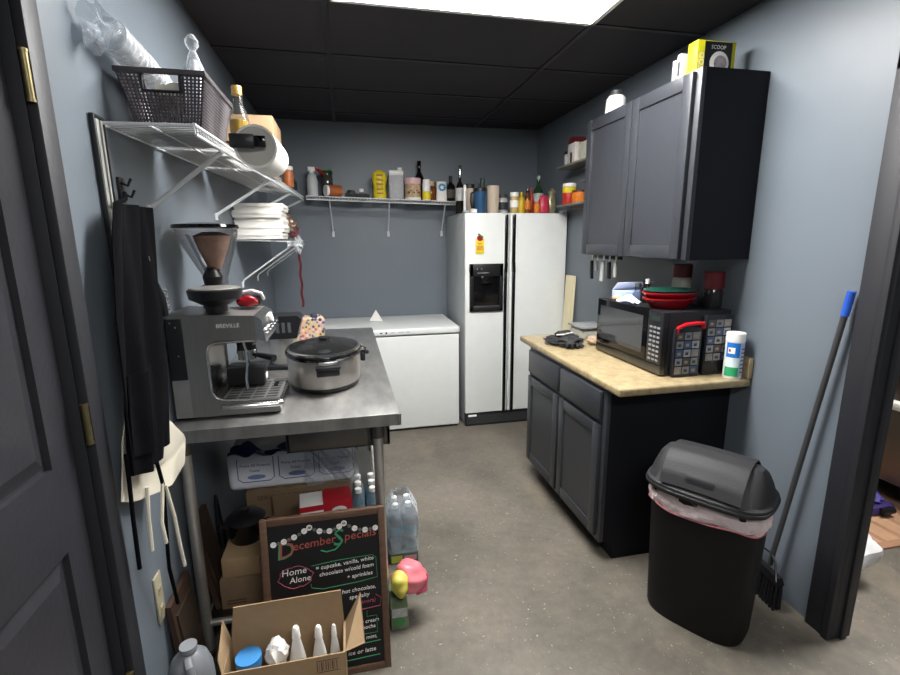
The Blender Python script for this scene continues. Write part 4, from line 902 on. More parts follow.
b.prism([(-.49, z0+.25), (-.318, z0+.272), (-.318, z0+.277), (-.49, 1.3)], y0+.012, y1-.012, 'y', STB)
obj('housing', b, parent=t)
b = MB(); b.box((-.606, y0-.003, z0+.14), (-.555, y0+.001, 1.298), BPL, .0015)
for q in ((-.59, 1.285), (-.575, 1.27), (-.575, 1.17)): b.cyl((q[0], y0-.0045, q[1]), (q[0], y0-.002, q[1]), .003, mat=STL, n=8)
obj('water_tank_panel', b, parent=t, label='black strip at the back of the side panel')
b = MB(); b.box((-.606, y0-.003, z0+.002), (-.552, y0+.001, z0+.138), M('lower_panel_grey', '8a8886', .45, .5)); obj('lower_side_panel', b, parent=t)
# light rim round the C-shaped opening
b = MB(); rim = [(-.262, z0+.050), (-.44, z0+.056), (-.470, z0+.066), (-.484, z0+.09), (-.486, z0+.235), (-.476, z0+.258), (-.455, z0+.268), (-.32, z0+.268)]
b.tube([(x, y0-.001, z) for x, z in rim], .005, STL, 8); b.tube([(x, y1+.001, z) for x, z in rim], .005, STL, 8)
b.box((-.4885, y0+.012, z0+.05), (-.4865, y1-.012, z0+.25), STL); obj('opening_trim', b, parent=t)
b = MB(); b.prism([(-.318, z0+.27), (-.288, z0+.262), (-.30, 1.285), (-.322, 1.302)], y0, y1, 'y', STL)
MX = Matrix(((0, 0, 1, 0), (1, 0, 0, 0), (0, 1, 0, 0), (0, 0, 0, 1)))
for i in range(5):
    yy = y0+.04+.062*i; b.cyl((-.298, yy, z0+.295), (-.285, yy, z0+.299), .011, mat=CHROME, n=14)
b.cyl((-.296, y0+.17, z0+.325), (-.287, y0+.17, z0+.327), .018, mat=PAPER, n=18); obj('control_panel', b, parent=t, label='bright slanted front panel with buttons')
b = MB(); b.text('BREVILLE', .019, T(-.448, y0-.0008, 1.262) @ FX, M('logo_silver', 'e6e6e6', .4), .0008); obj('lettering', b, parent=t)
b = MB(); b.cyl((-.39, y0+.17, z0+.20), (-.39, y0+.17, z0+.262), .035, mat=BPL, n=24); b.cyl((-.39, y0+.17, z0+.19), (-.39, y0+.17, z0+.205), .038, mat=CHROME, n=24); gh = obj('group_head', b, parent=t)
b = MB(); b.cyl((-.39, y0+.17, z0+.165), (-.39, y0+.17, z0+.19), .034, mat=CHROME, n=22); b.tube([(-.36, y0+.17, z0+.18), (-.31, y0+.14, z0+.175), (-.285, y0+.12, z0+.172)], [.009, .012, .014], BPL, 12)
for s in (-1, 1): b.tube([(-.39, y0+.17, z0+.165), (-.39, y0+.17+s*.012, z0+.15), (-.39, y0+.17+s*.014, z0+.135)], .005, CHROME, 8)
obj('portafilter', b, parent=t)
b = MB(); b.tube([(-.375, y0+.05, z0+.26), (-.365, y0+.048, z0+.20), (-.375, y0+.045, z0+.12), (-.372, y0+.04, z0+.08)], .0045, CHROME, 8); b.tube([(-.345, y0+.045, z0+.25), (-.315, y0+.03, z0+.285), (-.30, y0+.02, z0+.29)], .009, BPL, 8); obj('steam_wand', b, parent=t)
b = MB(); b.box((-.46, y0+.012, z0+.045), (-.262, y1-.012, z0+.052), STB)
for i in range(7):
    for j in range(4): b.box((-.45+.047*j, y0+.02+.032*i, z0+.0518), (-.412+.047*j, y0+.036+.032*i, z0+.0528), BPL)
b.box((-.30, y0+.15, z0+.0525), (-.285, y0+.20, z0+.056), BGL); obj('drip_grate', b, parent=t)
b = MB(); b.box((-.47, y0+.0125, z0+.003), (-.252, y1-.0125, z0+.044), STL, .006); b.tube([(-.455, y0-.001, z0+.03), (-.27, y0-.001, z0+.03), (-.256, y0+.01, z0+.028)], .012, STL, 10); obj('drip_tray', b, parent=t)
b = MB(); b.box((-.47, y1-.10, z0+.06), (-.33, y1-.02, z0+.14), BPL, .01); b.box((-.329, y1-.085, z0+.08), (-.3275, y1-.045, z0+.10), PAPER); obj('grinder_cradle', b, parent=t)
for q in ((-.58, y0+.03), (-.29, y0+.03), (-.58, y1-.03), (-.29, y1-.03)):
    b = MB(); b.cyl((*q, TT), (*q, TT+.009), .014, mat=BPL, n=14); obj('foot', b, parent=t)
hp = (-.490, 1.940)
b = MB(); b.lathe((*hp, 1.309), [(0, 0), (.042, 0), (.042, .08), (.036, .086), (.0, .086)], BPL, 28); gc = obj('grinder_collar', b, parent=t)
b = MB(); rg = []
for r_, z_, ox in [(.04, 0, .012), (.042, .03, .012), (.075, .11, .004), (.104, .185, -.004), (.106, .205, -.005)]:
    rg.append([b.bm.verts.new((hp[0]+ox+r_*math.cos(2*PI*i/40), hp[1]+r_*1.1*math.sin(2*PI*i/40), 1.395+z_)) for i in range(40)])
for a_, c_ in zip(rg, rg[1:]):
    for i in range(40): b.bm.faces.new((a_[i], a_[(i+1) % 40], c_[(i+1) % 40], c_[i]))
b._fin([v for r in rg for v in r], TINT)
for a_ in (.6, 2.5, 4.3): b.cyl((hp[0]+.012+.04*math.cos(a_), hp[1]+.044*math.sin(a_), 1.425), (hp[0]-.004+.103*math.cos(a_), hp[1]+.113*math.sin(a_), 1.58), .003, mat=GLASS, n=8)
obj('bean_hopper', b, parent=t, label='clear flared bean hopper')
b = MB(); b.lathe((hp[0]-.006, hp[1], 1.395), [(0, .206), (.110, .206), (.113, .211), (.110, .22), (.05, .227), (0, .228)], BGL, 40, 1, 1.1); obj('hopper_lid', b, parent=t)
b = MB(); b.lathe((*hp, 1.396), [(0, 0), (.03, 0), (.035, .03), (.02, .06), (.03, .065), (0, .07)], BPL, 20)
b.lathe((hp[0]+.012, hp[1], 1.425), [(0, .02), (.022, .03), (.05, .10), (.066, .15), (.03, .165), (0, .15)], M('bean_bag_paper', 'a58673', .6, var=.35, scale=20), 20, 1, .8); obj('hopper_insert', b, parent=t)
t = thing('black_dish', 'shallow round black dish on a short foot on top of the espresso machine', 'dish', (-.455, 1.835, 1.311))
b = MB(); b.lathe((-.452, 1.800, 1.3125), [(0, 0), (.036, 0), (.036, .022), (.05, .028), (.085, .048), (.089, .070), (.089, .078), (.084, .08), (.0, .08)], BPL, 40); obj('dish_body', b, parent=t)
b = MB(); b.lathe((-.452, 1.800, 1.3928), [(0, 0), (.082, 0), (.084, .002), (.08, .005), (0, .006)], M('dish_lid_grey', '6d6b68', .5), 40); obj('dish_lid', b, parent=t)
t = thing('knock_tray', 'white-rimmed black tray holding red cloth at the back of the espresso machine', 'tray', (-.37, 1.95, 1.308))
b = MB(); b.box((-.415, 1.915, 1.3085), (-.325, 1.985, 1.355), BPL, .02, 4); b.tube([(-.415, 1.93, 1.36), (-.35, 1.915, 1.372), (-.322, 1.925, 1.36), (-.318, 1.95, 1.335)], .006, WHITE, 8); obj('tray_body', b, parent=t)
b = MB(); b.blob((-.366, 1.900, 1.333), (.038, .012, .02), RED, 31, .2); obj('red_cloth', b, parent=t)

# ------------------------------------------------------------------ slow cooker
cx, cy = -.112, 2.115
t = thing('slow_cooker', 'stainless oval slow cooker with a glass lid on the worktable', 'slow cooker', (cx, cy, TT), math.radians(0))
def ov(b, prof, mat, rx=1.03, ry=1.32, n=48): b.lathe((0, 0, 0), prof, mat, n, rx, ry)
SCS = M('cooker_steel', 'b5b0aa', .3, .85, var=.05)
b = local(t); ov(b, [(0, .018), (.140, .018), (.147, .024), (.150, .06), (.152, .135), (.150, .139), (0, .139)], SCS); obj('base_body', b, parent=t)
b = local(t); ov(b, [(0, 0), (.128, 0), (.14, .006), (.143, .02), (0, .02)], BPL); obj('foot_ring', b, parent=t)
b = local(t); ov(b, [(.13, .132), (.154, .138), (.160, .148), (.158, .156), (.148, .158), (.135, .15), (.13, .132)], BGL); obj('crock_rim', b, parent=t, label='black crock rim')
b = local(t); ov(b, [(0, .12), (.125, .13), (.135, .155), (.0, .135)], M('crock_inside', '1a1715', .2)); obj('crock_inside', b, parent=t)
b = local(t); ov(b, [(.148, .158), (.14, .168), (.10, .182), (.05, .190), (0, .192), (0, .189), (.05, .187), (.10, .179), (.138, .165), (.146, .158)], clear('lid_glass', (.9, .92, .93), .05, .12, base=(.02, .02, .02))); ld = obj('glass_lid', b, parent=t)
b = local(t); ov(b, [(.142, .158), (.152, .158), (.152, .166), (.142, .168), (.142, .158)], STL); obj('lid_rim', b, parent=ld)
b = local(t); b.lathe((0, 0, .191), [(0, 0), (.012, 0), (.014, .006), (.024, .008), (.024, .014), (.018, .017), (0, .017)], BPL); obj('lid_knob', b, parent=ld)
for a in (-84, 22):
    b = local(t); r = 1.32 if a < 0 else 1.08
    b.x = b.x @ R(a) @ T(.152*r-.0, 0, .098)
    b.box((-.008, -.046, -.018), (.012, .046, .022), BPL, .006); b.box((.008, -.05, .012), (.030, .05, .030), BPL, .008); b.box((-.004, -.04, .0305), (.022, .04, .046), STL, .006)
    obj('handle', b, parent=t)

# second appliance behind the espresso machine
t = thing('coffee_grinder', 'small steel and black countertop appliance behind the espresso machine', 'appliance', (-.33, 2.45, TT))
b = MB(); b.box((-.40, 2.37, TT), (-.25, 2.55, TT+.02), BPL, .006); b.cyl((-.325, 2.46, TT+.02), (-.325, 2.46, TT+.15), .062, mat=STEEL, n=32); obj('body', b, parent=t)
b = MB(); b.prism([(-.40, TT+.15), (-.252, TT+.15), (-.225, TT+.245), (-.245, TT+.262), (-.385, TT+.262)], 2.39, 2.53, 'y', BPL); top = obj('top_housing', b, parent=t)
b = MB()
for i in range(4): b.box((-.375+.028*i, 2.3885, TT+.18), (-.36+.028*i, 2.3897, TT+.23), M('silver_key', '4b4c50', .4))
obj('front_keys', b, parent=top)
# patterned pack
t = thing('cookie_pack', 'cream pack with a busy floral print standing behind the slow cooker', 'pack', (-.27, 3.0, TT))
b = MB(); b.x = T(-.275, 3.0, TT) @ R(14); b.box((-.125, -.05, 0), (.125, .05, .165), M('pack_cream', 'a09078', .55, var=.1), .02, 3); pk = obj('pack_body', b, parent=t)
cols = [M('print_red', '9d4a4e', .5), M('print_blue', '3d4a78', .5), M('print_gold', 'c29a4e', .5), M('print_pink', 'cf9a96', .5), M('print_navy', '2b2a3c', .5)]
rd = random.Random(5); b = MB(); b.x = T(-.275, 3.0, TT) @ R(14)
for i in range(12):
    for j in range(8):
        x = -.112+i*.0203+rd.uniform(-.006, .006); z = .014+j*.019+rd.uniform(-.005, .005); r = rd.uniform(.005, .010)
        b.cyl((x, -.0512, z), (x, -.0498, z), r, mat=cols[(i*3+j*2+rd.randint(0, 1)) % 5], n=8)
        if j % 3 == 0 and i % 2 == 0: b.cyl((x, rd.uniform(-.03, .03), .1645), (x, rd.uniform(-.03, .03), .1655), .007, mat=cols[(i+j) % 5], n=8)
obj('print', b, parent=pk)
b = MB(); b.x = T(-.275, 3.0, TT) @ R(14); b.box((-.02, -.02, .165), (-.0, .02, .178), BPL, .004); obj('clip', b, parent=pk); b = MB(); b.x = T(-.275, 3.0, TT) @ R(14); b.box((.045, -.045, .15), (.085, -.02, .185), M('print_navy', ''), .008); obj('bow', b, parent=pk)
b = MB(); b.sheet(lambda u, v: (-.06+.13*u, 2.50+.28*v, TT+.012+.014*math.sin(5*u+4*v)*math.sin(3*v+1)+.02*math.exp(-20*(u-.8)**2)), 16, 16, .002, PAPER); tag(obj('paper_napkins', b), 'crumpled white napkins on the worktable behind the slow cooker', 'napkins')

# ------------------------------------------------------------------ aprons, hooks and small wall things
BAP = M('black_apron_cloth', '0a0a0d', .9, spec=.08, var=.12, scale=12, bump=.2, bscale=260); CAP_ = M('cream_canvas', 'c9c2b2', .8, var=.05, bump=.15, bscale=260)
def lerp(t_, P):
    for (a, x), (c, y) in zip(P, P[1:]):
        if t_ <= c: return x+(y-x)*(t_-a)/(c-a)
    return P[-1][1]
t = thing('black_apron', 'black cloth apron hanging from a hook on the left wall', 'apron', (-.585, 1.45, .9))
def apr(u, v):
    z = 1.655-.675*v-.03*v*math.sin(PI*(u*.9+.1)); L_ = lerp(v, [(0, 1.395), (.15, 1.35), (.42, 1.30), (.78, 1.27), (1, 1.262)]); R_ = lerp(v, [(0, 1.67), (.42, 1.63), (.70, 1.56), (1, 1.435)])
    x = -.570+.03*v*(.4+u*.6)+(.010+.006*v)*math.sin(17*u+2.2*v+.5)+.006*math.sin(31*u-3*v)
    return (max(x, -.606 if L_+(R_-L_)*u > 1.27 else -.592), L_+(R_-L_)*u, z)
b = MB(); b.sheet(apr, 44, 40, .004, BAP); obj('apron_cloth', b, parent=t)
b = MB(); b.sheet(lambda u, v: (apr(.12+.5*u, .63+.30*v)[0]+.006, apr(.12+.5*u, .63+.30*v)[1], apr(.12+.5*u, .63+.30*v)[2]), 22, 12, .003, BAP); obj('apron_pocket', b, parent=t)
for nm, P in (('left', [(-.565, 1.262, 1.03), (-.568, 1.262, .95), (-.572, 1.262, .85), (-.575, 1.262, .705)]), ('right', [(-.555, 1.39, 1.0), (-.545, 1.40, .87), (-.548, 1.39, .75), (-.552, 1.385, .66), (-.56, 1.40, .60), (-.57, 1.45, .44)])):
    b = MB(); b.tube(P, .0055, BAP, 8); obj('apron_string', b, parent=t)
b = MB(); b.tube([(-.60, 1.56, 1.69), (-.585, 1.52, 1.672), (-.585, 1.46, 1.655)], .006, BAP, 8); obj('neck_strap', b, parent=t)
b = MB(); b.text('V', .022, T(-.556, 1.545, 1.50) @ MX @ R(-10), M('apron_mark', '8f8f94', .5), .0005); obj('small_mark', b, parent=t)
t = thing('cream_apron', 'cream canvas apron hanging below and behind the black apron', 'apron', (-.54, 1.37, .87))
def cap(u, v):
    zb_ = .900-.055*math.sin(PI*min(1, u*1.15)*.62)+max(0, (u-.86))*.35
    z = 1.13+(zb_-1.13)*v; L_ = lerp(v, [(0, 1.40), (.4, 1.32), (1, 1.266)]); R_ = lerp(v, [(0, 1.475), (.25, 1.475), (.45, 1.50), (.75, 1.51), (1, 1.47)])
    return (-.602+.008*v+.003*math.sin(9*u+3*v)+.2*max(0, u-.55)*min(1, 1.5*v), L_+(R_-L_)*u, z)
b = MB(); b.sheet(cap, 34, 26, .004, CAP_); obj('apron_cloth', b, parent=t)
b = MB(); b.sheet(lambda u, v: (cap(.45+.45*u, .35+.4*v*math.sin(PI*(.15+.7*u)))[0]+.006,)+cap(.45+.45*u, .35+.4*v*math.sin(PI*(.15+.7*u)))[1:], 16, 10, .003, CAP_); obj('apron_pocket', b, parent=t)
for P in ([(-.56, 1.335, .90), (-.565, 1.33, .81), (-.568, 1.335, .765), (-.568, 1.33, .71)], [(-.545, 1.40, .88), (-.55, 1.37, .77), (-.548, 1.375, .70)], [(-.54, 1.40, .87), (-.535, 1.42, .76), (-.532, 1.425, .66), (-.532, 1.44, .575)]):
    b = MB(); b.tube(P, .005, CAP_, 6); obj('apron_string', b, parent=t)
t = thing('coat_hook', 'black double hook on the left wall above the aprons', 'hook', (-.61, 1.58, 1.69))
b = MB(); b.box((-.6195, 1.565, 1.665), (-.611, 1.60, 1.735), BPL, .002); obj('hook_plate', b, parent=t)
for yy, zz in ((1.575, 1.72), (1.59, 1.69)):
    b = MB(); b.tube([(-.612, yy, zz), (-.595, yy, zz-.008), (-.585, yy, zz+.012)], .004, BPL, 8); obj('hook', b, parent=t)
t = thing('narrow_frame', 'tall narrow black-edged frame with pale strips hanging beside the aprons', 'frame', (-.61, 1.48, 1.16))
b = MB()
for lo, hi in (((-.618, 1.455, 1.16), (-.606, 1.460, 1.875)), ((-.618, 1.510, 1.16), (-.606, 1.514, 1.875)), ((-.618, 1.455, 1.868), (-.606, 1.514, 1.878)), ((-.618, 1.455, 1.155), (-.606, 1.514, 1.165))): b.box(lo, hi, BPL, .002)
obj('frame_edge', b, parent=t)
b = MB(); b.box((-.617, 1.460, 1.166), (-.610, 1.510, 1.867), M('dark_strip', '3b3a3a', .5)); b.box((-.610, 1.464, 1.166), (-.606, 1.480, 1.867), M('pale_strip', '9a9a96', .5), .001); b.box((-.610, 1.490, 1.166), (-.606, 1.500, 1.867), M('pale_strip', ''), .001); obj('inner_strips', b, parent=t)
t = thing('hanging_brush', 'long black brush hanging on the wall left of the espresso machine', 'brush', (-.605, 1.70, 1.31))
b = MB(); b.tube([(-.606, 1.69, 1.60), (-.606, 1.70, 1.48), (-.603, 1.712, 1.42)], .004, BPL, 8); b.tube([(-.603, 1.712, 1.42), (-.600, 1.722, 1.37), (-.598, 1.735, 1.315)], [.008, .016, .012], BPL, 12); obj('handle', b, parent=t)
b = MB()
for i in range(8): b.cyl((-.588, 1.722+.003*i, 1.40-.011*i), (-.580, 1.724+.003*i, 1.40-.011*i), .003, mat=STL, n=7)
obj('studs', b, parent=t)
t = thing('power_outlet', 'cream electrical outlet plate low on the left wall', 'outlet', (-.617, 1.443, .475))
b = MB(); b.box((-.6195, 1.418, .395), (-.613, 1.468, .555), M('outlet_cream', '97907a', .5), .003); op = obj('cover_plate', b, parent=t)
for zz in (.435, .50):
    b = MB(); b.box((-.6135, 1.432, zz-.014), (-.611, 1.454, zz+.014), M('outlet_face', '9a9278', .5), .002); b.box((-.6112, 1.437, zz-.004), (-.6105, 1.439, zz+.006), BPL); b.box((-.6112, 1.447, zz-.004), (-.6105, 1.449, zz+.006), BPL); obj('socket', b, parent=op)
# broom and dustpan in the right corner
t = thing('long_handled_broom', 'black broom with a blue grip leaning in the corner by the doorway', 'broom', (1.745, 1.50, 0))
bt, bb_ = Vector((1.770, 1.355, 1.362)), Vector((1.752, 1.500, .15))
b = MB(); b.cyl(bb_, bb_.lerp(bt, .93), .0105, mat=DGREY, n=14); obj('handle', b, parent=t)
b = MB(); b.cyl(bb_.lerp(bt, .925), bt, .0135, mat=M('blue_grip', '2a56b8', .4), n=16); obj('grip', b, parent=t, label='blue grip')
b = MB(); b.hexa([(1.700, 1.41, .115), (1.740, 1.41, .115), (1.775, 1.63, .115), (1.735, 1.63, .115)], [(1.710, 1.42, .145), (1.735, 1.42, .145), (1.77, 1.62, .145), (1.745, 1.62, .145)], BPL); hd = obj('broom_head', b, parent=t)
b = MB()
for i in range(12):
    for j in range(3): p = Vector((1.710+.0028*i+.012*j, 1.418+.018*i, .1155)); b.cyl(p, p+Vector((-.010+.005*j, (i-5.5)*.001, -.1150)), .005, .006, BPL, 5)
obj('bristles', b, parent=hd)
b = MB(); b.tube([(1.705, 1.42, .13), (1.735, 1.46, .19), (1.75, 1.50, .205), (1.757, 1.56, .20), (1.765, 1.62, .15), (1.765, 1.63, .13)], .005, BPL, 6); obj('wire_brace', b, parent=t)

# ------------------------------------------------------------------ chalkboard sign in front of the worktable
t = thing('chalkboard_sign', 'wood-framed chalkboard of December Specials leaning before the worktable', 'chalkboard sign', (-.125, 1.53, 0))
# board plane: x across, s up the board; leans back .085 over .6
SX = Matrix(((1, 0, 0, -.338), (0, 0, 0, 1.497), (0, 0, 0, 0), (0, 0, 0, 1)))
lean = math.atan2(.085, .60)
BP = T(-.338, 1.497, .0) @ Matrix.Rotation(-lean, 4, 'X')        # local x right, local z up the board, local -y toward the room
BW, BH, FRW = .430, .612, .024
FRM = M('walnut_frame', '5e4637', .5, var=.22, scale=16, stretch=(1, 1, 5)); CHB = M('chalkboard_black', '131315', .6, var=.12, scale=8)
b = MB(); b.x = BP; b.box((0, 0, 0), (FRW, .022, BH), FRM, .002); b.box((BW-FRW, 0, 0), (BW, .022, BH), FRM, .002); b.box((FRW, 0, 0), (BW-FRW, .022, FRW), FRM, .002); b.box((FRW, 0, BH-FRW), (BW-FRW, .022, BH), FRM, .002); obj('frame', b, parent=t)
b = MB(); b.x = BP; b.box((FRW-.002, .007, FRW-.002), (BW-FRW+.002, .014, BH-FRW+.002), CHB); pn = obj('chalk_panel', b, parent=t)
b = MB(); b.x = BP
CW = M('chalk_white', 'f2f1ee', .7, var=0); CR = M('chalk_red', 'b3594f', .7, var=0); CG = M('chalk_green', '3d9a6d', .7, var=0); CP = M('chalk_pink', 'b5546a', .7, var=0); CGY = M('chalk_grey', '6d6b6a', .7, var=0)
def tx(body, size, x, z, mat, rot=0, sh=.15): b.text(body, size, T(x, .0066, z) @ FX @ R(rot), mat, .0004, shear=sh)
def ln(pts, mat, r=.0011): b.tube([(x, .0064, z) for x, z in pts], r, mat, 5)
tx('D', .085, .048, .462, CG, 4); tx('D', .080, .053, .466, CR, 4); tx('ecember', .042, .105, .490, CR, 4)
tx('S', .085, .242, .487, CG, 3); tx('pecials', .043, .283, .502, CR, 3)
ln([(.20, .478), (.22, .47), (.25, .474), (.268, .49)], CG, .0025)
# light garland
import itertools
def garl(x0, x1, z0, z1, dip, n):
    P = [(x0+(x1-x0)*i/n, z0+(z1-z0)*i/n-dip*math.sin(PI*i/n)) for i in range(n+1)]
    ln(P, CGY, .0009)
    for i, (x, z) in enumerate(P): b.cyl((x, .0068, z), (x, .0058, z), .0105 if i % 2 == 0 else .0065, mat=CW if i % 2 == 0 else CGY, n=12)
garl(.042, .165, .520, .566, .008, 7); garl(.165, .285, .566, .566, .022, 7); garl(.285, .395, .566, .535, .015, 6)
tx('Home', .034, .062, .400, CW, 3); tx('Alone', .030, .088, .372, CW, 3)
ln([(.058+.058*(1+math.cos(a))-.006+.005*math.sin(7*a), .393+.038*math.sin(a)+.003*math.cos(9*a)) for a in [i*PI/18 for i in range(37)]], CP, .0012)
tx('= cupcake, vanilla, white', .021, .178, .407, CW, 3); tx('chocolate w/cold foam', .021, .190, .382, CW, 3); tx('+ sprinkles', .021, .285, .358, CW, 3)
ln([(.165, .425), (.25, .433), (.38, .436), (.392, .425), (.394, .35), (.33, .342), (.20, .335), (.162, .345), (.160, .36)], CG, .0011)
tx('hot chocolate,', .021, .265, .305, CW, 2); tx('specialty', .021, .290, .280, CW, 2); tx('(flavors)', .021, .315, .256, CP, 2)
ln([(.385, .285), (.403, .27), (.400, .24), (.33, .235)], CP, .0014); ln([(.35, .228), (.35, .205), (.385, .205), (.385, .14), (.32, .14)], CG, .001)
tx('+ cream', .020, .325, .180, CW, 2); tx('mocha', .020, .325, .158, CW, 2); tx('+ mint,', .020, .325, .118, CW, 2)
ln([(.20, .098), (.395, .108)], CG, .0015); tx('hot, ice or latte', .023, .232, .066, CW, 2); ln([(.24, .048), (.39, .054)], CG, .0015)
obj('chalk_writing', b, parent=pn)
b = MB(); Q = T(-.338, 1.597, 0) @ Matrix.Rotation(math.atan2(.05, .58), 4, 'X') if False else None
b.box((-.330, 1.605, 0), (-.308, 1.617, .585), FRM); b.box((.062, 1.605, 0), (.082, 1.617, .585), FRM); b.box((-.330, 1.603, .57), (.082, 1.618, .59), FRM); obj('rear_stand', b, parent=t)

# ------------------------------------------------------------------ open carton on the floor in front
t = thing('open_carton', 'open cardboard box of bottles on the floor before the chalkboard', 'box', (-.25, 1.41, 0))
cx0, cx1, cy0, cy1, ch = -.437, -.066, 1.343, 1.478, .25
b = MB(); th = .004
b.box((cx0, cy0, 0), (cx1, cy0+th, ch), KRAFT); b.box((cx0, cy1-th, 0), (cx1, cy1, ch), KRAFT); b.box((cx0, cy0+th, 0), (cx0+th, cy1-th, ch), KRAFT); b.box((cx1-th, cy0+th, 0), (cx1, cy1-th, ch), KRAFT); b.box((cx0, cy0, 0), (cx1, cy1, th), KRAFT)
bx = obj('carton_body', b, parent=t)
def flap(pts, nm, side):
    b = MB(); P = [Vector(p) for p in pts]; n = (P[1]-P[0]).cross(P[3]-P[0]).normalized()*.0035
    b.hexa(P, [p+n for p in P], KRAFT); obj('flap', b, parent=t)
flap([(cx0+.002, cy1-.002, ch), (cx1-.002, cy1-.002, ch), (cx1-.006, cy1-.012, ch+.135), (cx0+.022, cy1-.016, ch+.135)], 'flap', 0)
flap([(cx1+.001, cy0+.003, ch), (cx1+.001, cy1-.003, ch), (cx1+.058, cy1-.012, ch+.115), (cx1+.066, cy0+.012, ch+.012)], 'flap', 0)
flap([(cx0-.001, cy0+.003, ch), (cx0-.001, cy1-.003, ch), (cx0-.018, cy1-.01, ch+.085), (cx0-.012, cy0+.02, ch+.035)], 'flap', 0)
b = MB(); DK = M('carton_print', '4a382a', .8, var=0)
for i, w in enumerate((2, 1, 3, 1, 2, 2, 1, 3, 1, 2)): b.box((-.155+i*.0068, cy0-.0008, .195), (-.155+i*.0068+.0012*w, cy0, .228), DK)
b.box((-.158, cy0-.0008, .232), (-.085, cy0, .234), DK); b.box((-.158, cy0-.0008, .189), (-.085, cy0, .191), DK); obj('barcode', b, parent=bx); b = MB(); b.box((-.42, cy0-.0008, .232), (-.37, cy0, .235), DK)
obj('printed_bars', b, parent=bx)
g = 'white-topped bottles in the open cardboard box'
def wbot(x, y, h, w, label, lean=0):
    t = thing('lotion_bottle', label, 'bottle', (x, y, .0045), 0, g)
    b = local(t); b.x = b.x @ R(lean, 'Y'); b.lathe((0, 0, 0), [(0, 0), (w*1.15, 0), (w*1.2, .01), (w*1.2, h*.62), (w*.9, h*.76), (w*.55, h*.9), (w*.5, h), (0, h)], WHITE, 18, 1, .7); obj('body', b, parent=t)
    b = local(t); b.x = b.x @ R(lean, 'Y'); b.lathe((0, 0, h), [(0, -.02), (w*.62, -.02), (w*.5, .012), (w*.3, .02), (0, .021)], PAPER, 16); obj('cap', b, parent=t)
wbot(-.222, 1.42, .285, .023, 'slim white bottle standing left of the tallest one in the open box'); wbot(-.150, 1.41, .282, .021, 'tall white bottle right of centre in the open box')
wbot(-.102, 1.435, .255, .015, 'shortest white bottle beside the right flap of the open box')
b = MB(); b.blob((-.285, 1.41, .235), (.034, .035, .045), PAPER, 41, .2, 3, 7); b.box((-.31, 1.385, .006), (-.26, 1.435, .21), PAPER, .01); tag(obj('paper_wrapped_item', b), 'bulky item in crumpled white paper in the open cardboard box', 'wrapped item')
b = MB(); b.cyl((-.372, 1.41, .206), (-.372, 1.41, .238), .040, mat=M('light_blue_lid', '3f86c4', .4), n=28); b.cyl((-.372, 1.41, .005), (-.372, 1.41, .206), .036, mat=WHITE, n=24); tag(obj('blue_lidded_tub', b), 'tub with a bright blue lid at the left of the open box', 'tub')
# grey jug
t = thing('plastic_jug', 'grey plastic jug on the floor by the left wall and open box', 'jug', (-.53, 1.33, 0))
JG = M('grey_jug_plastic', '6e7175', .45, var=.06)
b = MB(); b.lathe((-.510, 1.325, 0), [(0, 0), (.054, 0), (.060, .012), (.062, .27), (.060, .31), (.050, .345), (.030, .366), (.022, .37), (.022, .378), (0, .378)], JG, 28, 1, .95); obj('jug_body', b, parent=t)
b = MB(); b.tube([(-.506, 1.300, .362), (-.494, 1.272, .358), (-.486, 1.258, .32), (-.486, 1.255, .26), (-.49, 1.268, .22)], .012, JG, 10); obj('handle', b, parent=t)
b = MB(); b.lathe((-.510, 1.325, .378), [(0, 0), (.024, 0), (.024, .014), (0, .015)], M('jug_cap', '7a7d81', .45)); obj('cap', b, parent=t)

# ------------------------------------------------------------------ things on the undershelf
US = .1646
b = MB(); b.box((-.53, 1.73, US), (-.375, 2.0, US+.125), KRAFTD, .002)
for i in range(2): b.box((-.51, 1.729, US+.02+.012*i), (-.44, 1.7302, US+.025+.012*i), DK)
tag(obj('small_carton', b), 'lower of two brown cartons on the undershelf behind the left leg', 'carton')
b = MB(); b.box((-.52, 1.745, US+.1255), (-.372, 2.0, US+.205), KRAFT, .002); tag(obj('small_carton', b), 'upper brown carton carrying the black lidded pot', 'carton')
pz = US+.2055
t = thing('black_pot', 'black electric pot with a domed lid on top of the two brown cartons', 'pot', (-.448, 1.87, pz))
b = MB(); b.lathe((-.448, 1.875, pz), [(0, 0), (.06, 0), (.066, .01), (.07, .08), (.072, .085), (0, .085)], BGL, 36); obj('pot_body', b, parent=t)
b = MB(); b.lathe((-.448, 1.875, pz+.0852), [(0, 0), (.074, 0), (.076, .006), (.06, .02), (.03, .028), (0, .03)], BPL, 36); ld = obj('lid', b, parent=t)
b = MB(); b.lathe((-.448, 1.875, pz+.113), [(0, 0), (.01, 0), (.018, .008), (.018, .014), (0, .017)], BPL, 20); obj('lid_knob', b, parent=ld)
for a in (-1, 1):
    b = MB(); b.tube([(-.448+a*.068, 1.86, pz+.06), (-.448+a*.085, 1.86, pz+.065), (-.448+a*.085, 1.89, pz+.065), (-.448+a*.068, 1.89, pz+.06)], .006, BPL, 8); obj('side_handle', b, parent=t)
t = thing('supply_box', 'large brown box lettered SERVING & PRESENTATION under the towel packs', 'box', (-.20, 2.2, US))
sy = 2.03
b = MB(); b.box((-.475, sy, US), (-.032, sy+.42, US+.318), KRAFTD, .003); so = obj('box_body', b, parent=t)
b = MB(); b.text('SERVING & PRESENTATION', .030, T(-.43, sy-.0006, US+.276) @ FX, DK, .0003); obj('lettering', b, parent=so)
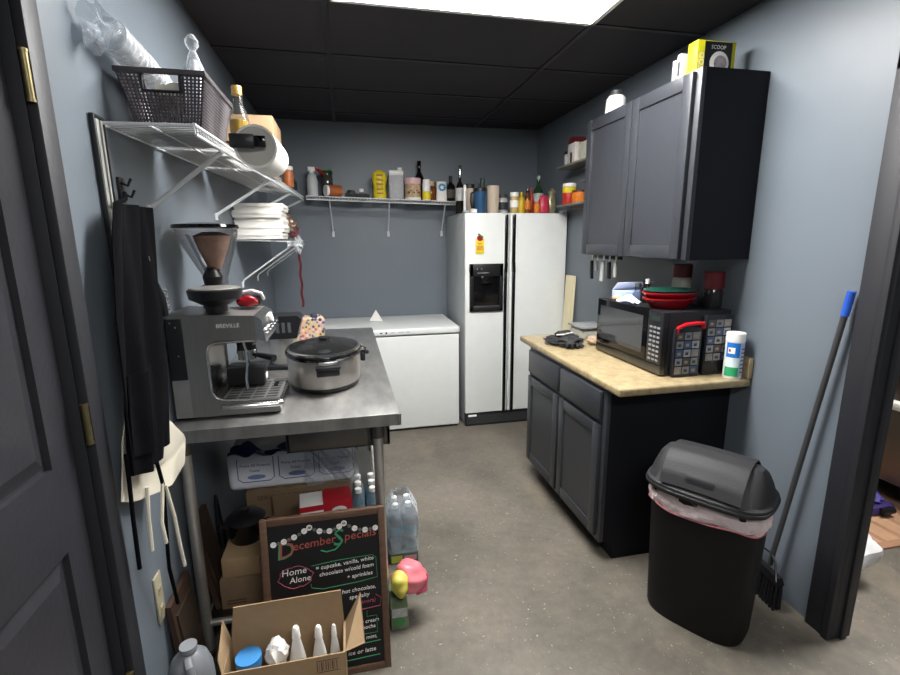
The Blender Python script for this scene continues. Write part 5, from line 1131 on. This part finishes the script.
b = MB(); b.box((-.065, sy-.001, US+.262), (-.04, sy, US+.30), DK); b.box((-.06, sy-.0015, US+.268), (-.045, sy-.0009, US+.282), KRAFTD); obj('printed_icon', b, parent=so)
b = MB(); b.box((-.375, 1.70, US), (-.06, sy-.03, US+.215), KRAFTD, .003); fz = US+.215
b.sheet(lambda u, v: (-.36+.14*u, sy-.035-.01*v, fz+.10*v), 3, 3, .003, KRAFTD); tag(obj('brown_carton', b), 'brown carton with a raised flap behind the chalkboard', 'carton')
t = thing('red_white_box', 'red and white printed carton on the brown one behind the chalkboard', 'carton', (-.12, 1.76, fz))
b = MB(); b.x = T(-.125, 1.80, fz+.0005) @ R(5) ; b.box((-.10, -.055, 0), (-.012, .055, .17), PAPER, .002); b.box((-.012, -.055, 0), (.10, .055, .175), M('carton_red', 'b0202c', .45, var=.05), .002); rb = obj('box_body', b, parent=t)
b = MB(); b.x = T(-.125, 1.80, fz+.0005) @ R(5); b.box((-.10, -.0556, .148), (-.012, -.0546, .17), M('carton_red', '')); b.lathe((.048, -.0556, .135), [(0, 0), (.030, 0), (.030, .0008), (0, .0008)], PAPER, 24, 1, .6, xf=R(90, 'X')); b.text('20', .02, T(.036, -.0568, .127) @ FX, M('carton_red', ''), .0003); b.prism([(-.01, .075), (.03, .108), (.07, .075)], -.0562, -.0548, 'y', PAPER); b.box((.07, -.056, .08), (.076, -.0548, .10), PAPER); b.box((.083, -.056, .08), (.089, -.0548, .10), PAPER)
obj('front_print', b, parent=rb)
# towel packs
TB = M('pack_print_blue', '2b3a86', .5, var=0); TW = M('towel_white', 'eceef4', .6, var=.05, bump=.15, bscale=20)
tz = US+.3185
t = thing('paper_towel_pack', 'plastic-wrapped white paper towel pack printed in blue under the tabletop', 'paper towels', (-.27, 2.2, tz))
b = MB(); b.box((-.545, 2.04, tz), (-.01, 2.40, tz+.175), TW, .03, 3); pb = obj('pack_body', b, parent=t)
b = MB()
for i, x in enumerate((-.50, -.33, -.16)):
    P = [(x, 2.0385, tz+.155), (x, 2.0385, tz+.06), (x+.02, 2.0385, tz+.045), (x+.13, 2.0385, tz+.045), (x+.148, 2.0385, tz+.06), (x+.148, 2.0385, tz+.155)]
    b.tube(P, .0018, TB, 5)
    b.text('Prime All Purpose', .017, T(x+.008, 2.0392, tz+.115) @ FX, TB, .0003, shear=.2); b.text('Towel', .017, T(x+.045, 2.0392, tz+.09) @ FX, TB, .0003, shear=.2)
    b.lathe((x+.075, 2.0386, tz+.066), [(0, 0), (.038, 0), (.038, .0008), (0, .0008)], M('pack_oval_blue', '7f8cb8', .5), 22, 1, .28, xf=R(90, 'X'))
obj('printing', b, parent=pb)
b = MB(); b.sheet(lambda u, v: (-.22+.23*u, 2.025-.012*math.sin(9*u+5*v)-.006*math.sin(31*u+17*v), tz+.01+.18*v), 40, 14, .001, FILM); b.sheet(lambda u, v: (-.53+.36*u, 2.026+.07*v, tz+.178+.03*math.sin(11*u)*v+.012*math.sin(23*u+9*v)), 30, 10, .0015, M('navy_film', '232c58', .3, var=.4, scale=18)); obj('loose_wrap', b, parent=t)
# water bottles: six on the undershelf show their tops, four more in a shrink-wrapped pack on the floor
def water(x, y, z, label, group, cap, first=[None]):
    if first[0] is None:
        t = thing('water_bottle', label, 'bottle', (x, y, z), 0, group); first[0] = t
        b = local(t); b.lathe((0, 0, 0), [(0, 0), (.028, 0), (.031, .006), (.031, .05), (.029, .06), (.031, .07), (.031, .15), (.026, .185), (.0125, .215), (.0125, .228), (0, .228)], clear('water_plastic', (.85, .92, .95), .22, .06, base=(.3, .4, .45)), 18); obj('body', b, parent=t)
        b = local(t); b.lathe((0, 0, 0), [(.0315, .075), (.0322, .076), (.0322, .13), (.0315, .131)], M('water_label', '2f7f96', .4, var=.15, scale=40), 18); obj('label_band', b, parent=t)
        b = local(t); b.lathe((0, 0, .222), [(0, 0), (.0155, 0), (.0155, .019), (.013, .021), (0, .021)], WHITE, 14); obj('cap', b, parent=t)
        return t
    return dup(first[0], (x, y, z), 0, label, group)
gw = 'bottled water on the undershelf'
for i, x in enumerate((.004, .069)):
    for j in range(3): water(x, 2.10+.067*j, US, ['near', 'middle', 'far'][j]+(' left' if i == 0 else ' right')+' white-capped water bottle on the undershelf behind the chalkboard', gw, 0)
gp = 'water bottles in the wrapped pack on the floor'
for i, (x, y) in enumerate(((.175, 2.10), (.240, 2.105), (.175, 2.168), (.240, 2.173))):
    water(x, y, .0605, ['near left', 'near right', 'far left', 'far right'][i]+' bottle in the shrink-wrapped water pack right of the worktable', gp, 0)
t = thing('water_pack_wrap', 'shrink wrap and blue-green tray of the water pack beside the worktable', 'water pack', (.21, 2.14, 0))
b = MB(); b.box((.138, 2.062, 0), (.278, 2.21, .058), M('tray_print', '3a5a50', .5, var=.4, scale=14), .004); b.box((.146, 2.0612, .008), (.20, 2.0622, .045), M('tray_yellow', 'b9b84a', .5)); b.box((.21, 2.0612, .015), (.27, 2.0622, .04), M('tray_pink', 'c9898e', .5)); obj('tray', b, parent=t)
b = MB()
def wrap(u, v):
    a = 2*PI*u; k = 1.02-.5*max(0, v-.72)/.28; x, y = sup(a, .078*k, .082*k, 5)
    return (.208+x+.003*math.sin(5*a+9*v), 2.137+y+.003*math.sin(7*a+5*v), .0595+.285*v)
b.sheet(wrap, 40, 14, .001, FILM); obj('shrink_wrap', b, parent=t)
# pink and yellow bag on a green box at the right of the chalkboard
t = thing('juice_box_pack', 'small green printed carton on the floor right of the chalkboard', 'carton', (.145, 1.72, 0))
b = MB(); b.box((.108, 1.66, 0), (.178, 1.80, .105), M('green_white_print', '66785c', .5, var=.45, scale=14), .003); jb = obj('box_body', b, parent=t)
b = MB(); b.box((.112, 1.6592, .06), (.174, 1.6602, .10), GREYL); b.lathe((.143, 1.6595, .04), [(0, 0), (.02, 0), (.02, .0008), (0, .0008)], M('print_leaf', '3f7f45', .5), 14, xf=R(90, 'X')); obj('print', b, parent=jb)
t = thing('marshmallow_bag', 'pink and yellow plastic bag on the green carton right of the chalkboard', 'bag', (.17, 1.74, .106))
b = MB(); b.blob((.196, 1.735, .180), (.072, .065, .062), M('pink_bag', 'd2737d', .35, var=.1, bump=.3, bscale=25), 51, .16, 4, 4); bg = obj('bag_body', b, parent=t)
b = MB(); b.blob((.153, 1.700, .182), (.038, .046, .056), M('yellow_bag_panel', 'c9bd55', .4, var=.1, bump=.3, bscale=25), 52, .10, 4, 4); obj('yellow_panel', b, parent=bg)
b = MB(); b.tube([(.215, 1.685, .135), (.25, 1.69, .145), (.268, 1.72, .19)], [.006, .012, .006], M('dark_pink', 'a34456', .4), 8); obj('bag_fold', b, parent=bg)
# old wooden frames leaning on the wall behind the left leg
for k, (y, h, w, off, lab) in enumerate(((1.46, .42, .24, .0, 'dark wooden board leaning on the left wall nearest the outlet'), (1.80, .60, .22, .012, 'taller brown wooden board leaning against the wall behind the table leg'))):
    t = thing('wooden_board', lab, 'board', (-.59, y+w/2, 0 if k == 0 else US))
    z = 0 if k == 0 else US; h2 = h if k == 0 else .36
    y_a = y if k == 0 else 1.74
    b = MB(); sh_ = .03*k; b.hexa([(-.585+sh_, y_a, z), (-.565+sh_, y_a, z), (-.565+sh_, y_a+w-.06, z), (-.585+sh_, y_a+w-.06, z)], [(-.612, y_a, z+h2), (-.596, y_a, z+h2), (-.596, y_a+w-.06, z+h2), (-.612, y_a+w-.06, z+h2)], WOOD); obj('panel', b, parent=t)
    b = MB(); b.hexa([(-.566+sh_*.85, y_a+.02, z+.04), (-.558+sh_*.85, y_a+.02, z+.04), (-.558+sh_*.85, y_a+w-.09, z+.04), (-.566+sh_*.85, y_a+w-.09, z+.04)], [(-.594, y_a+.02, z+h2-.05), (-.586, y_a+.02, z+h2-.05), (-.586, y_a+w-.09, z+h2-.05), (-.594, y_a+w-.09, z+h2-.05)], M('dull_brown', '33271e', .6, var=.2)); obj('face', b, parent=t)
b = MB(); b.tube([(-.60, 2.02, US+.001), (-.600, 2.03, .30), (-.604, 2.06, .47), (-.600, 2.10, .30), (-.60, 2.11, US+.001)], .006, BPL, 8); tag(obj('wire_stand', b), 'black bent wire stand against the wall behind the brown cartons', 'stand')
